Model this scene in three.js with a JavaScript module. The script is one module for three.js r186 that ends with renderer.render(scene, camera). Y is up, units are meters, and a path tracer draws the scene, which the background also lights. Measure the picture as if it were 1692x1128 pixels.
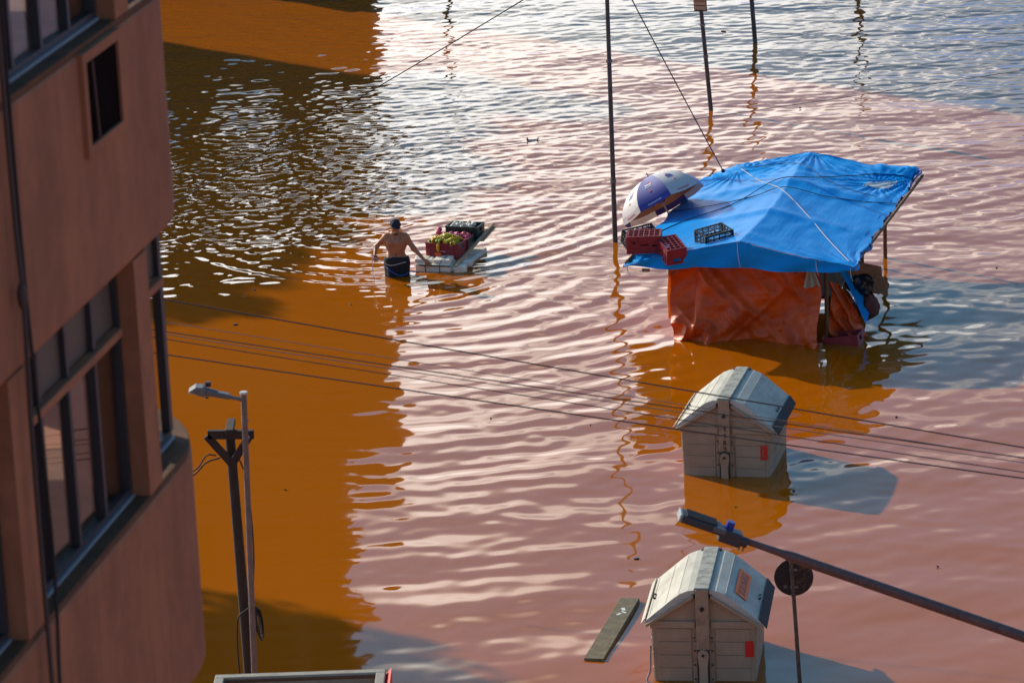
import * as THREE from 'three';
import { RoundedBoxGeometry } from 'three/addons/geometries/RoundedBoxGeometry.js';
import { FontLoader } from 'three/addons/loaders/FontLoader.js';
import { TextGeometry } from 'three/addons/geometries/TextGeometry.js';
import { mergeGeometries } from 'three/addons/utils/BufferGeometryUtils.js';

// ------------------------------------------------------------------ camera, sky, sun, exposure
const scene = new THREE.Scene();
const camera = new THREE.PerspectiveCamera(2 * Math.atan(564 / 6200) * 180 / Math.PI, 1692 / 1128, 0.5, 6000);
camera.filmGauge = 36;
camera.position.set(0, 18.2, 0);
camera.rotation.order = 'YXZ';
camera.rotation.set(-16.2 * Math.PI / 180, 0, -0.045);
camera.focus = 61;
camera.userData.fStop = 4.5;

const renderer = new THREE.WebGLRenderer({ antialias: true });
renderer.toneMapping = THREE.LinearToneMapping;
renderer.toneMappingExposure = 1.0;
renderer.shadowMap.enabled = true;

const SUN_EL = 23.7 * Math.PI / 180;
const toSun = new THREE.Vector3(-Math.SQRT1_2 * Math.cos(SUN_EL), Math.sin(SUN_EL), -Math.SQRT1_2 * Math.cos(SUN_EL));
const sun = new THREE.DirectionalLight(new THREE.Color().setRGB(1.0, 0.92, 0.77), 5);
sun.position.copy(toSun).multiplyScalar(150).add(new THREE.Vector3(0, 0, -65));
sun.target.position.set(0, 0, -65);
sun.castShadow = true;
sun.shadow.radius = 1.2;
sun.shadow.mapSize.set(4096, 4096);
Object.assign(sun.shadow.camera, { left: -60, right: 60, top: 60, bottom: -60, near: 1, far: 400 });
scene.add(sun, sun.target);

// seeded random numbers and lattice noise
let seed = 20240505;
const rnd = () => { seed = (seed + 0x6D2B79F5) | 0; let t = Math.imul(seed ^ (seed >>> 15), 1 | seed); t = (t + Math.imul(t ^ (t >>> 7), 61 | t)) ^ t; return ((t ^ (t >>> 14)) >>> 0) / 4294967296; };
const R = (a, b) => a + (b - a) * rnd();
const hash = (x, y, z) => { let h = Math.imul(x, 374761393) + Math.imul(y, 668265263) + Math.imul(z, 2147483647 - 1013) | 0; h = Math.imul(h ^ (h >>> 13), 1274126177); return ((h ^ (h >>> 16)) >>> 0) / 4294967296; };
const fade = t => t * t * (3 - 2 * t), mix = (a, b, t) => a + (b - a) * t, clamp = (x, a = 0, b = 1) => Math.min(b, Math.max(a, x));
const sstep = (a, b, x) => fade(clamp((x - a) / (b - a)));
function noise3(x, y, z, per = 0) {
  const xi = Math.floor(x), yi = Math.floor(y), zi = Math.floor(z), u = fade(x - xi), v = fade(y - yi), w = fade(z - zi);
  const m = n => per ? ((n % per) + per) % per : n;
  const h = (a, b, c) => hash(m(a), m(b), c);
  return mix(mix(mix(h(xi, yi, zi), h(xi + 1, yi, zi), u), mix(h(xi, yi + 1, zi), h(xi + 1, yi + 1, zi), u), v),
    mix(mix(h(xi, yi, zi + 1), h(xi + 1, yi, zi + 1), u), mix(h(xi, yi + 1, zi + 1), h(xi + 1, yi + 1, zi + 1), u), v), w);
}
const fbm = (x, y, z, o = 4, per = 0) => { let s = 0, a = 0.5, t = 0; for (let i = 0; i < o; i++) { s += a * noise3(x, y, z + i * 17, per); t += a; a *= 0.5; x *= 2; y *= 2; z *= 2; per *= 2; } return s / t; };

// the sky: morning blue with broken cream cloud, brighter to the horizon and round the sun
{
  const W = 1536, H = 768, data = new Float32Array(W * H * 4), d = new THREE.Vector3();
  for (let j = 0; j < H; j++) for (let i = 0; i < W; i++) {
    const el = ((j + 0.5) / H - 0.5) * Math.PI, az = ((i + 0.5) / W - 0.5) * 2 * Math.PI;
    d.set(Math.cos(el) * Math.cos(az), Math.sin(el), Math.cos(el) * Math.sin(az));
    const e = Math.max(d.y, 0), c = d.dot(toSun);
    let r = 0.02 + 0.85 * Math.exp(-e / 0.14), g = 0.05 + 0.76 * Math.exp(-e / 0.40), b = 0.19 + 1.20 * Math.exp(-e / 0.40);
    const glow = 1.1 * Math.exp((c - 1) * 9);
    r += glow * 0.95; g += glow * 0.95; b += glow * 0.92;
    // broken cloud seen in perspective, denser and brighter on the sun's side, thinning out overhead
    const k = 1 / (e + 0.10), cx = d.x * k, cz = d.z * k, az2 = Math.atan2(d.x, -d.z);
    const n = fbm(cx * 1.15 + 3.1, cz * 1.15 - 7.7, 1.5, 6) + 0.45 * (fbm(cx * 0.4 - 2, cz * 0.4 + 9, 8.5, 3) - 0.5) - 0.095 + 0.22 * Math.exp(-(((az2 + 0.035) / 0.085) ** 2)) + 0.12 * sstep(-0.05, -0.6, az2);
    const cov = sstep(0.46, 0.62, n) * sstep(-0.02, 0.06, d.y) * sstep(0.80, 0.35, d.y);
    const lit = (0.62 + 0.95 * sstep(0.50, 0.68, n)) * (0.42 + 2.5 * Math.pow(clamp(c * 0.5 + 0.5), 4));
    r = mix(r, lit, cov * 0.9); g = mix(g, lit * 0.985, cov * 0.9); b = mix(b, lit * 0.95, cov * 0.9);
    data.set([r, g, b, 1], (j * W + i) * 4);
  }
  const sky = new THREE.DataTexture(data, W, H, THREE.RGBAFormat, THREE.FloatType);
  sky.mapping = THREE.EquirectangularReflectionMapping;
  sky.magFilter = sky.minFilter = THREE.LinearFilter;
  sky.needsUpdate = true;
  scene.background = sky;
  scene.environment = sky;
}

// ------------------------------------------------------------------ helpers
const V = (x, y, z) => new THREE.Vector3(x, y, z);
const DEG = Math.PI / 180;
const taken = {};
function numbered(name) { const n = taken[name] = (taken[name] ?? -1) + 1; return n ? `${name}_${String(n).padStart(3, '0')}` : name; }
function tag(o, label, category, group, kind) {
  if (label) o.userData.label = label;
  if (category) o.userData.category = category;
  if (group) o.userData.group = group;
  if (kind) o.userData.kind = kind;
  return o;
}
function thing(name, label, category, [x, y, z] = [0, 0, 0], theta = 0, group) {
  const o = new THREE.Group(); o.name = numbered(name); o.position.set(x, y, z); o.rotation.y = -theta * DEG; scene.add(o);
  return tag(o, label, category, group);
}
function boxUV(g) {
  const p = g.attributes.position, n = g.attributes.normal, uv = new Float32Array(p.count * 2);
  for (let i = 0; i < p.count; i++) {
    const ax = Math.abs(n.getX(i)), ay = Math.abs(n.getY(i)), az = Math.abs(n.getZ(i));
    const [a, b] = ax >= ay && ax >= az ? [p.getZ(i), p.getY(i)] : ay >= az ? [p.getX(i), p.getZ(i)] : [p.getX(i), p.getY(i)];
    uv[2 * i] = a; uv[2 * i + 1] = b;
  }
  g.setAttribute('uv', new THREE.BufferAttribute(uv, 2));
  return g;
}
function clean(g, keepUV) {
  let q = g.index ? g.toNonIndexed() : g;
  for (const k of Object.keys(q.attributes)) if (!['position', 'normal', 'uv'].includes(k)) q.deleteAttribute(k);
  if (!q.attributes.normal) q.computeVertexNormals();
  return keepUV && q.attributes.uv ? q : boxUV(q);
}
function mesh(name, geos, mat, parent, opt = {}) {
  const list = (Array.isArray(geos) ? geos : [geos]).map(g => clean(g, opt.uv));
  const g = list.length > 1 ? mergeGeometries(list) : list[0];
  const m = new THREE.Mesh(g, mat);
  m.name = parent === scene ? numbered(name) : name;
  m.castShadow = m.receiveShadow = true;
  if (opt.label) m.userData.label = opt.label;
  if (opt.kind) m.userData.kind = opt.kind;
  (parent || scene).add(m);
  return m;
}
const place = (g, x = 0, y = 0, z = 0, rx = 0, ry = 0, rz = 0) => g.applyMatrix4(new THREE.Matrix4().compose(V(x, y, z), new THREE.Quaternion().setFromEuler(new THREE.Euler(rx, ry, rz)), V(1, 1, 1)));
const box = (w, h, d, x = 0, y = 0, z = 0, rx = 0, ry = 0, rz = 0) => place(new THREE.BoxGeometry(w, h, d), x, y, z, rx, ry, rz);
const rbox = (w, h, d, x = 0, y = 0, z = 0, r = 0.01, rx = 0, ry = 0, rz = 0, s = 2) => place(new RoundedBoxGeometry(w, h, d, s, Math.min(r, w / 2.01, h / 2.01, d / 2.01)), x, y, z, rx, ry, rz);
function bar(a, b, r0, r1 = r0, seg = 12) {
  const d = b.clone().sub(a), g = new THREE.CylinderGeometry(r1, r0, d.length(), seg, 1);
  g.applyQuaternion(new THREE.Quaternion().setFromUnitVectors(V(0, 1, 0), d.clone().normalize()));
  return g.translate(...a.clone().add(b).multiplyScalar(0.5).toArray());
}
const tube = (pts, r, n = 40, seg = 8, closed = false) => new THREE.TubeGeometry(new THREE.CatmullRomCurve3(pts, closed), n, r, seg, closed);
// sag of a hung line between two points
const hung = (a, b, sag, n = 24) => Array.from({ length: n + 1 }, (_, i) => { const t = i / n; return a.clone().lerp(b, t).add(V(0, -4 * sag * t * (1 - t), 0)); });
function extrude(pts, depth, bevel = 0, curve = 8) {
  const s = pts instanceof THREE.Shape ? pts : new THREE.Shape(pts.map(p => new THREE.Vector2(p[0], p[1])));
  return new THREE.ExtrudeGeometry(s, { depth: depth - 2 * bevel, bevelEnabled: bevel > 0, bevelSize: bevel, bevelThickness: bevel, bevelSegments: 2, bevelOffset: -bevel, curveSegments: curve }).translate(0, 0, bevel);
}
// a sheet f(u, v) -> point, with thickness; cell(u, v) false leaves a hole
function sheet(f, nu, nv, thick = 0.004, cell = null) {
  const P = [], N = [];
  for (let j = 0; j <= nv; j++) for (let i = 0; i <= nu; i++) P.push(f(i / nu, j / nv));
  const at = (i, j) => P[clamp(j, 0, nv) * (nu + 1) + clamp(i, 0, nu)];
  for (let j = 0; j <= nv; j++) for (let i = 0; i <= nu; i++) N.push(at(i + 1, j).clone().sub(at(i - 1, j)).cross(at(i, j + 1).clone().sub(at(i, j - 1))).normalize());
  const pos = [], nor = [], uv = [], idx = [], n = P.length, side = 0.5 * thick;
  for (const s of [1, -1]) for (let k = 0; k < n; k++) {
    pos.push(P[k].x + N[k].x * s * side, P[k].y + N[k].y * s * side, P[k].z + N[k].z * s * side); nor.push(N[k].x * s, N[k].y * s, N[k].z * s);
    uv.push((k % (nu + 1)) / nu, Math.floor(k / (nu + 1)) / nv);
  }
  const quad = (a, b, c, d) => idx.push(a, b, c, a, c, d);
  for (let j = 0; j < nv; j++) for (let i = 0; i < nu; i++) {
    if (cell && !cell((i + 0.5) / nu, (j + 0.5) / nv)) continue;
    const a = j * (nu + 1) + i, b = a + 1, c = b + nu + 1, d = a + nu + 1;
    quad(a, b, c, d); quad(n + a, n + d, n + c, n + b);
  }
  for (let i = 0; i < nu; i++) { quad(i, n + i, n + i + 1, i + 1); const k = nv * (nu + 1) + i; quad(k, k + 1, n + k + 1, n + k); }
  for (let j = 0; j < nv; j++) { const a = j * (nu + 1), b = a + nu + 1; quad(a, b, n + b, n + a); quad(a + nu, n + a + nu, n + b + nu, b + nu); }
  const g = new THREE.BufferGeometry();
  g.setAttribute('position', new THREE.Float32BufferAttribute(pos, 3)); g.setAttribute('normal', new THREE.Float32BufferAttribute(nor, 3)); g.setAttribute('uv', new THREE.Float32BufferAttribute(uv, 2));
  g.setIndex(idx);
  return g;
}
// naive surface nets: the zero level of a distance field inside a box
function netSurface(f, lo, hi, cell) {
  const nx = Math.ceil((hi.x - lo.x) / cell) + 1, ny = Math.ceil((hi.y - lo.y) / cell) + 1, nz = Math.ceil((hi.z - lo.z) / cell) + 1;
  const D = new Float32Array(nx * ny * nz), id = (i, j, k) => (k * ny + j) * nx + i;
  for (let k = 0; k < nz; k++) for (let j = 0; j < ny; j++) for (let i = 0; i < nx; i++) D[id(i, j, k)] = f(lo.x + i * cell, lo.y + j * cell, lo.z + k * cell);
  const vid = new Int32Array(nx * ny * nz).fill(-1), pos = [], idx = [];
  const edges = [[0, 1], [2, 3], [4, 5], [6, 7], [0, 2], [1, 3], [4, 6], [5, 7], [0, 4], [1, 5], [2, 6], [3, 7]];
  for (let k = 0; k < nz - 1; k++) for (let j = 0; j < ny - 1; j++) for (let i = 0; i < nx - 1; i++) {
    const c = []; let m = 0;
    for (let q = 0; q < 8; q++) { const v = D[id(i + (q & 1), j + ((q >> 1) & 1), k + (q >> 2))]; c.push(v); if (v < 0) m |= 1 << q; }
    if (m === 0 || m === 255) continue;
    let x = 0, y = 0, z = 0, n = 0;
    for (const [a, b] of edges) if ((c[a] < 0) !== (c[b] < 0)) {
      const t = c[a] / (c[a] - c[b]);
      x += (a & 1) + t * ((b & 1) - (a & 1)); y += ((a >> 1) & 1) + t * (((b >> 1) & 1) - ((a >> 1) & 1)); z += (a >> 2) + t * ((b >> 2) - (a >> 2)); n++;
    }
    vid[id(i, j, k)] = pos.length / 3;
    pos.push(lo.x + (i + x / n) * cell, lo.y + (j + y / n) * cell, lo.z + (k + z / n) * cell);
  }
  const q = (a, b, c, d, flip) => flip ? idx.push(a, c, b, a, d, c) : idx.push(a, b, c, a, c, d);
  for (let k = 1; k < nz - 1; k++) for (let j = 1; j < ny - 1; j++) for (let i = 1; i < nx - 1; i++) {
    const s = D[id(i, j, k)] < 0;
    if (s !== D[id(i + 1, j, k)] < 0) q(vid[id(i, j - 1, k - 1)], vid[id(i, j, k - 1)], vid[id(i, j, k)], vid[id(i, j - 1, k)], !s);
    if (s !== D[id(i, j + 1, k)] < 0) q(vid[id(i - 1, j, k - 1)], vid[id(i - 1, j, k)], vid[id(i, j, k)], vid[id(i, j, k - 1)], !s);
    if (s !== D[id(i, j, k + 1)] < 0) q(vid[id(i - 1, j - 1, k)], vid[id(i, j - 1, k)], vid[id(i, j, k)], vid[id(i - 1, j, k)], !s);
  }
  const g = new THREE.BufferGeometry();
  g.setAttribute('position', new THREE.Float32BufferAttribute(pos, 3)); g.setIndex(idx); g.computeVertexNormals();
  return g;
}
const sminK = (a, b, k) => { const h = Math.max(k - Math.abs(a - b), 0) / k; return Math.min(a, b) - h * h * k * 0.25; };
function cap(ax, ay, az, bx, by, bz, ra, rb, fx = 1, fz = 1) {   // tapered capsule, optionally flattened across x or z
  const dx = bx - ax, dy = by - ay, dz = bz - az, l2 = dx * dx + dy * dy + dz * dz || 1e-9;
  return (x, y, z) => { const t = clamp(((x - ax) * dx + (y - ay) * dy + (z - az) * dz) / l2), X = (x - ax - t * dx) / fx, Y = y - ay - t * dy, Z = (z - az - t * dz) / fz; return (Math.sqrt(X * X + Y * Y + Z * Z) - ra - (rb - ra) * t) * Math.min(fx, fz, 1); };
}

// textures and materials
const toS = c => c <= 0.0031308 ? 12.92 * c : 1.055 * Math.pow(c, 1 / 2.4) - 0.055;
function colourTex(size, f, metres) {   // f(u, v in 0..1) -> linear rgb
  const a = new Uint8Array(size * size * 4);
  for (let j = 0; j < size; j++) for (let i = 0; i < size; i++) { const c = f(i / size, j / size); for (let k = 0; k < 3; k++) a[(j * size + i) * 4 + k] = Math.round(255 * clamp(toS(clamp(c[k])))); a[(j * size + i) * 4 + 3] = 255; }
  const t = new THREE.DataTexture(a, size, size); t.colorSpace = THREE.SRGBColorSpace; return finish(t, metres);
}
function grayTex(size, f, metres) {
  const a = new Uint8Array(size * size * 4);
  for (let j = 0; j < size; j++) for (let i = 0; i < size; i++) { const c = Math.round(255 * clamp(f(i / size, j / size))); a.set([c, c, c, 255], (j * size + i) * 4); }
  return finish(new THREE.DataTexture(a, size, size), metres);
}
function finish(t, metres) { t.wrapS = t.wrapT = THREE.RepeatWrapping; t.magFilter = THREE.LinearFilter; t.minFilter = THREE.LinearMipmapLinearFilter; t.generateMipmaps = true; if (metres) t.repeat.set(1 / metres, 1 / metres); t.needsUpdate = true; return t; }
const tint = (c, k) => c.map(x => x * k), mixc = (a, b, t) => a.map((x, i) => mix(x, b[i], t));
function canvasTex(w, h, draw) { const c = document.createElement('canvas'); c.width = w; c.height = h; draw(c.getContext('2d'), w, h); const t = new THREE.CanvasTexture(c); t.colorSpace = THREE.SRGBColorSpace; t.magFilter = THREE.LinearFilter; return t; }
const lin = (r, g, b) => new THREE.Color().setRGB(r, g, b);
const S = (r, g, b, roughness = 0.8, o = {}) => new THREE.MeshStandardMaterial({ color: lin(r, g, b), roughness, ...o });
const PM = (r, g, b, roughness, o = {}) => new THREE.MeshPhysicalMaterial({ color: lin(r, g, b), roughness, ...o });
// mottled material: base and stain colours mixed by layered noise (patches, streaks down the surface, specks)
function mottled(size, metres, base, stain, { freq = 4, thr = 0.5, soft = 0.25, streak = 0, speck = 0, speckc = [0.05, 0.04, 0.03], vary = 0.18, z = 0 } = {}, o = {}) {
  const t = colourTex(size, (u, v) => {
    let n = fbm(u * freq, v * freq, z + 0.5, 5, freq);
    if (streak) n = mix(n, fbm(u * freq * 6, v * freq, z + 9.5, 4, freq * 6), streak);
    let c = mixc(base, stain, sstep(thr - soft, thr + soft, n));
    c = tint(c, 1 + vary * (fbm(u * freq * 8, v * freq * 8, z + 3.5, 3, freq * 8) - 0.5) * 2);
    if (speck && noise3(u * size / 3, v * size / 3, z + 5.5, Math.round(size / 3)) > 1 - speck) c = mixc(c, speckc, 0.75);
    return c;
  }, metres);
  return new THREE.MeshStandardMaterial({ map: t, roughness: 0.8, ...o });
}
const fineBump = grayTex(256, (u, v) => fbm(u * 24, v * 24, 2.5, 4, 24), 0.5);
const coarseBump = grayTex(256, (u, v) => fbm(u * 8, v * 8, 7.5, 5, 8), 1.0);

// ------------------------------------------------------------------ setting: street under the flood, and the muddy water
{
  const g = new THREE.PlaneGeometry(5000, 5000).rotateX(-Math.PI / 2).translate(0, -0.64, 0);
  const m = mesh('street', g, S(0.06, 0.055, 0.05, 0.95), scene); m.userData.kind = 'structure';
}
const MAN = [-2.07, -67.35];
const waterHeight = (() => {
  const set = (n, l0, l1, spread, bias, slope, ex = 0) => Array.from({ length: n }, () => {
    const L = l0 * Math.pow(l1 / l0, rnd()), k = 2 * Math.PI / L;
    let a = 0; for (let i = 0; i < 4; i++) a += rnd() - 0.5;
    a = a * spread + bias;
    const s = slope / Math.sqrt(n / 2) * Math.pow(L / l1, ex);
    return [k * Math.sin(a), k * Math.cos(a), R(0, 6.283), s / k];
  });
  const swell = set(16, 1.1, 3.4, 0.9, 0.12, 1), chop = set(34, 0.3, 0.95, 1.5, -0.12, 1), cross = set(14, 0.35, 0.9, 3.0, 0, 1), fine = set(44, 0.22, 0.46, 1.1, 0.0, 1);
  const sum = (w, x, z) => { let h = 0; for (const q of w) h += q[3] * Math.sin(q[0] * x + q[1] * z + q[2]); return h; };
  const gauss = (x, z, cx, cz, rx, rz) => Math.exp(-(((x - cx) / rx) ** 2 + ((z - cz) / rz) ** 2));
  return (x, z) => {
    const patch = 0.55 + 0.9 * noise3(x * 0.22 + 5, z * 0.13 + 40, 0.5);
    const far = sstep(-58, -82, z);
    const nearLeft = sstep(-0.6, -3.2, x + 0.02 * (z + 60)) * sstep(-67.2, -64.2, z);
    const rough = gauss(x, z, -5.0, -75, 4.9, 6.8) * (0.25 + 0.75 * sstep(-67.5, -71.5, z + 0.10 * (x + 2) * (x + 2) * 0.6));
    let h = sum(swell, x, z) * (0.014 + 0.004 * far) * (1 - 0.75 * nearLeft);
    h += sum(chop, x, z) * patch * (0.010 * sstep(-46, -56, z) + 0.004 + 0.010 * far + 0.025 * rough) * (1 - 0.86 * nearLeft);
    h += sum(cross, x, z) * patch * (0.007 + 0.006 * far + 0.02 * rough) * (1 - 0.8 * nearLeft);
    h += sum(fine, x, z) * (0.3 + 0.7 * patch) * (0.024 * far + 0.085 * rough) * (1 - 0.86 * nearLeft);
    // bow wave and wake of the wading man: curved crests opening away from the camera
    const dx = x - MAN[0], t = MAN[1] + 0.62 - 0.155 * dx * dx - z, s = t / Math.sqrt(1 + (0.31 * dx) ** 2);
    if (s > -0.5 && s < 9) {
      const env = sstep(-0.32, 0.12, s) * Math.exp(-Math.max(s, 0) / 1.9) * Math.exp(-Math.abs(dx) / 6.5);
      h += 0.19 * env * (0.7 + 0.6 * noise3(x * 0.9, z * 0.6, 12.5)) * 0.52 / 6.283 * Math.cos(6.283 * s / 0.52 + 0.6 * Math.sin(x * 1.3));
    }
    // rings spreading from him and from the raft towards the camera
    const r = Math.hypot(dx, (z - MAN[1])), rr = Math.hypot(x + 1.2, z + 67.6), wob = 0.6 * noise3(x * 0.5, z * 0.35, 3.5);
    const side = sstep(-0.55, 0.25, dx / (r + 0.3)) * sstep(-1.5, 2.5, z - MAN[1]);
    h += 0.10 * (0.15 + 1.1 * noise3(x * 0.45 + 9, z * 0.32, 14.5)) * side * sstep(0.5, 2.5, r) * Math.exp(-r / 8.5) * 0.62 / 6.283 * Math.cos(6.283 * r / 0.62 + wob * 8);
    h += 0.07 * Math.exp(-r / 0.9) * 0.3 / 6.283 * Math.cos(6.283 * r / 0.3) + 0.05 * Math.exp(-rr / 1.1) * 0.34 / 6.283 * Math.cos(6.283 * rr / 0.34);
    // diagonal train to the right of the stall
    const q = gauss(x, z, 9.2, -71.5, 4.2, 3.0);
    if (q > 0.02) h += 0.045 * q * 0.66 / 6.283 * Math.cos(6.283 * ((x * 0.5 + z * 0.87) / 0.66) + 2 * noise3(x * 0.4, z * 0.4, 6.5));
    return h;
  };
})();
{
  const grade = (a, b, step, reach) => {
    const list = []; for (let v = a; v <= b + 1e-6; v += step) list.push(v);
    const out = []; for (let s = step * 2, v = b + s; v < reach[1]; s *= 1.45, v += s) out.push(v); out.push(reach[1]);
    const back = []; for (let s = step * 2, v = a - s; v > reach[0]; s *= 1.45, v -= s) back.push(v); back.push(reach[0]);
    return [...back.reverse(), ...list, ...out];
  };
  const xs = grade(-12.5, 14.5, 0.058, [-2500, 2500]), zs = grade(-99, -43.5, 0.048, [-4500, 500]);
  const nx = xs.length, nz = zs.length, pos = new Float32Array(nx * nz * 3), idx = new Uint32Array((nx - 1) * (nz - 1) * 6);
  let p = 0;
  for (let j = 0; j < nz; j++) for (let i = 0; i < nx; i++) {
    const x = xs[i], z = zs[j], fine = x > -12.6 && x < 14.6 && z > -99.1 && z < -43.4;
    const edge = fine ? sstep(-12.5, -11.5, x) * sstep(14.5, 13.5, x) * sstep(-99, -97, z) * sstep(-43.5, -44.5, z) : 0;
    pos[p++] = x; pos[p++] = fine ? waterHeight(x, z) * edge : 0; pos[p++] = z;
  }
  p = 0;
  for (let j = 0; j < nz - 1; j++) for (let i = 0; i < nx - 1; i++) { const a = j * nx + i, b = a + 1, c = a + nx, d = c + 1; idx[p++] = a; idx[p++] = c; idx[p++] = b; idx[p++] = b; idx[p++] = c; idx[p++] = d; }
  const g = new THREE.BufferGeometry(); g.setAttribute('position', new THREE.BufferAttribute(pos, 3)); g.setIndex(new THREE.BufferAttribute(idx, 1)); g.computeVertexNormals();
  const m = new THREE.Mesh(g, new THREE.MeshPhysicalMaterial({ color: lin(0.40, 0.101, 0.0004), roughness: 0.03, ior: 1.62 }));
  m.name = 'flood_water'; m.receiveShadow = m.castShadow = true; m.userData = { kind: 'structure', label: 'rippled orange-brown flood water covering the street', category: 'water' };
  scene.add(m);
}

// ------------------------------------------------------------------ buildings
const wallMat = mottled(512, 3.0, [0.40, 0.155, 0.072], [0.30, 0.112, 0.052], { freq: 3, streak: 0.5, vary: 0.16, thr: 0.5, soft: 0.22, speck: 0.004 }, { roughness: 0.9, bumpMap: coarseBump, bumpScale: 0.006 });
const ledgeMat = mottled(512, 1.6, [0.17, 0.062, 0.020], [0.085, 0.034, 0.012], { freq: 5, vary: 0.3, speck: 0.02 }, { roughness: 0.95, bumpMap: fineBump, bumpScale: 0.004 });
const darkFrame = S(0.035, 0.032, 0.036, 0.5), paleFrame = S(0.23, 0.23, 0.25, 0.5);
const paneMat = PM(0.014, 0.009, 0.006, 0.04, { ior: 1.45, specularIntensity: 0.7 });
const roomMat = S(0.42, 0.34, 0.26, 0.95), clearPane = PM(1, 1, 1, 0.02, { transmission: 1, thickness: 0, ior: 1.5, specularIntensity: 0.6 });
{
  const b = thing('rounded_corner_building', 'salmon plaster building with a rounded corner, deep ledges and metal windows', 'building', [-2.163, 0, -21.76], 11);
  const foot = (inset, back = 9) => { const s = new THREE.Shape(), x = -inset, r = 1.45 - inset; s.moveTo(x, -6); s.lineTo(x, 0.45); s.absarc(-1.45, 0.45, r, 0, Math.PI / 2, false); s.lineTo(-back, 0.45 + r); s.lineTo(-back, -6); s.closePath(); return s; };
  const slab = (inset, y0, y1, bevel = 0.03) => extrude(foot(inset), y1 - y0, bevel, 24).rotateX(-Math.PI / 2).translate(0, y0, 0);
  const F = 2.92, base = 11.08;
  for (let k = -3; k <= 3; k++) {
    const y = base + F * k;
    mesh('spandrel', slab(0, y - 1.44, y - 0.03), wallMat, b, { label: k === 0 || k === 1 ? undefined : undefined });
    mesh('ledge', slab(0.006, y - 0.026, y + 0.008, 0.01), ledgeMat, b);
    mesh('inner_wall', [box(5.6, F - 1.456, 7.2, -6.2, y + F / 2 - 0.716, 2.3), box(2.9, F - 1.456, 0.1, -1.9, y + F / 2 - 0.716, 2.55)], roomMat, b);
    // piers between the windows: s along the facade is -z
    const h0 = y + 0.012, hh = F - 1.456;
    const pier = (s0, s1, d0 = 0.004, d1 = 0.54) => box(d1 - d0, hh, s1 - s0, -(d0 + d1) / 2, h0 + hh / 2, -(s0 + s1) / 2);
    mesh('pier', pier(-0.28, 0.0), wallMat, b);
    mesh('pier', pier(-2.72, -2.42), wallMat, b);
    mesh('pier', pier(-5.9, -5.4), wallMat, b);
    mesh('corner_column', place(new THREE.CylinderGeometry(1.1, 1.1, hh, 40, 1, false, 0.15, 1.6), -1.45, h0 + hh / 2, -0.45, 0, Math.PI / 2 + 0.1, 0), wallMat, b);
    // window of four lights with a transom and a row of top lights
    const win = (s0, s1, n, d, name) => {
      const w = new THREE.Group(); w.name = name; b.add(w);
      const st = (s1 - s0) / n, fr = [], x = -d;
      fr.push(box(0.05, 0.05, s1 - s0, x, h0 + 0.035, -(s0 + s1) / 2), box(0.05, 0.05, s1 - s0, x, h0 + hh - 0.025, -(s0 + s1) / 2));
      mesh('sill_strip', rbox(0.025, 0.022, s1 - s0, x + 0.035, h0 + 0.012, -(s0 + s1) / 2, 0.005), paleFrame, w);
      for (let i = 0; i <= n; i++) fr.push(box(0.055, hh - 0.1, i === n ? 0.07 : 0.045, x, h0 + hh / 2, -(s0 + st * i)));
      mesh('window_frame', fr, darkFrame, w);
      mesh('transom', rbox(0.07, 0.055, s1 - s0 - 0.05, x + 0.02, h0 + hh - 0.42, -(s0 + s1) / 2, 0.01), wallMat, w);
      for (let i = 0; i < n; i++) {
        mesh('pane', box(0.006, hh - 0.52, st - 0.05, x - 0.01, h0 + 0.06 + (hh - 0.52) / 2, -(s0 + st * (i + 0.5)), 0, R(-0.02, 0.02), 0), clearPane, w);
        mesh('top_light', box(0.006, 0.33, st - 0.05, x - 0.01, h0 + hh - 0.22, -(s0 + st * (i + 0.5)), 0, 0, R(-0.03, 0.03)), S(0.10, 0.075, 0.055, 0.55), w);
      }
    };
    win(-2.4, -0.3, 4, 0.14, 'window');
    win(0.02, 0.84, 1, 0.2, 'window');
    win(-5.38, -2.74, 4, 0.14, 'window');
  }
  // small square window with a plaster surround in the spandrel of the upper floor
  const sw = new THREE.Group(); sw.name = 'vent_window'; b.add(sw);
  mesh('surround', [box(0.05, 0.06, 0.78, 0.005, 13.94, 0.69), box(0.05, 0.06, 0.78, 0.005, 13.40, 0.69), box(0.05, 0.48, 0.07, 0.005, 13.67, 1.045), box(0.05, 0.48, 0.07, 0.005, 13.67, 0.335)], wallMat, sw);
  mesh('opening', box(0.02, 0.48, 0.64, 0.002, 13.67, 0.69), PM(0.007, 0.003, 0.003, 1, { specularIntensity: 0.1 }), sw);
  mesh('rod', bar(V(0.03, 13.45, 0.86), V(0.03, 13.9, 0.9), 0.008), S(0.1, 0.05, 0.04, 0.7), sw);
  // pipes and cables clipped to the left pier
  mesh('drain_pipe', [tube([V(0.06, 20, 2.55), V(0.06, 13.1, 2.55), V(0.075, 12.9, 2.55), V(0.06, 12.6, 2.56), V(0.06, 9, 2.58), V(0.06, 0, 2.6)], 0.014, 60, 8), place(new THREE.SphereGeometry(0.03, 12, 10).scale(1, 2.6, 1), 0.06, 12.98, 2.55)], S(0.07, 0.045, 0.04, 0.7), b);
  mesh('cable', tube([V(0.04, 20, 2.42), V(0.04, 13.0, 2.43), V(0.05, 12.2, 2.40), V(0.05, 11.3, 2.36), V(0.05, 10.6, 2.44), V(0.04, 7, 2.42)], 0.011, 60, 6), S(0.02, 0.018, 0.018, 0.7), b);
  mesh('roof', slab(-0.1, base + F * 4 - 1.44, base + F * 4 - 1.2), ledgeMat, b);
  mesh('ground_floor', slab(0.12, -0.64, base - F * 3 - 1.46), wallMat, b);
}
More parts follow.
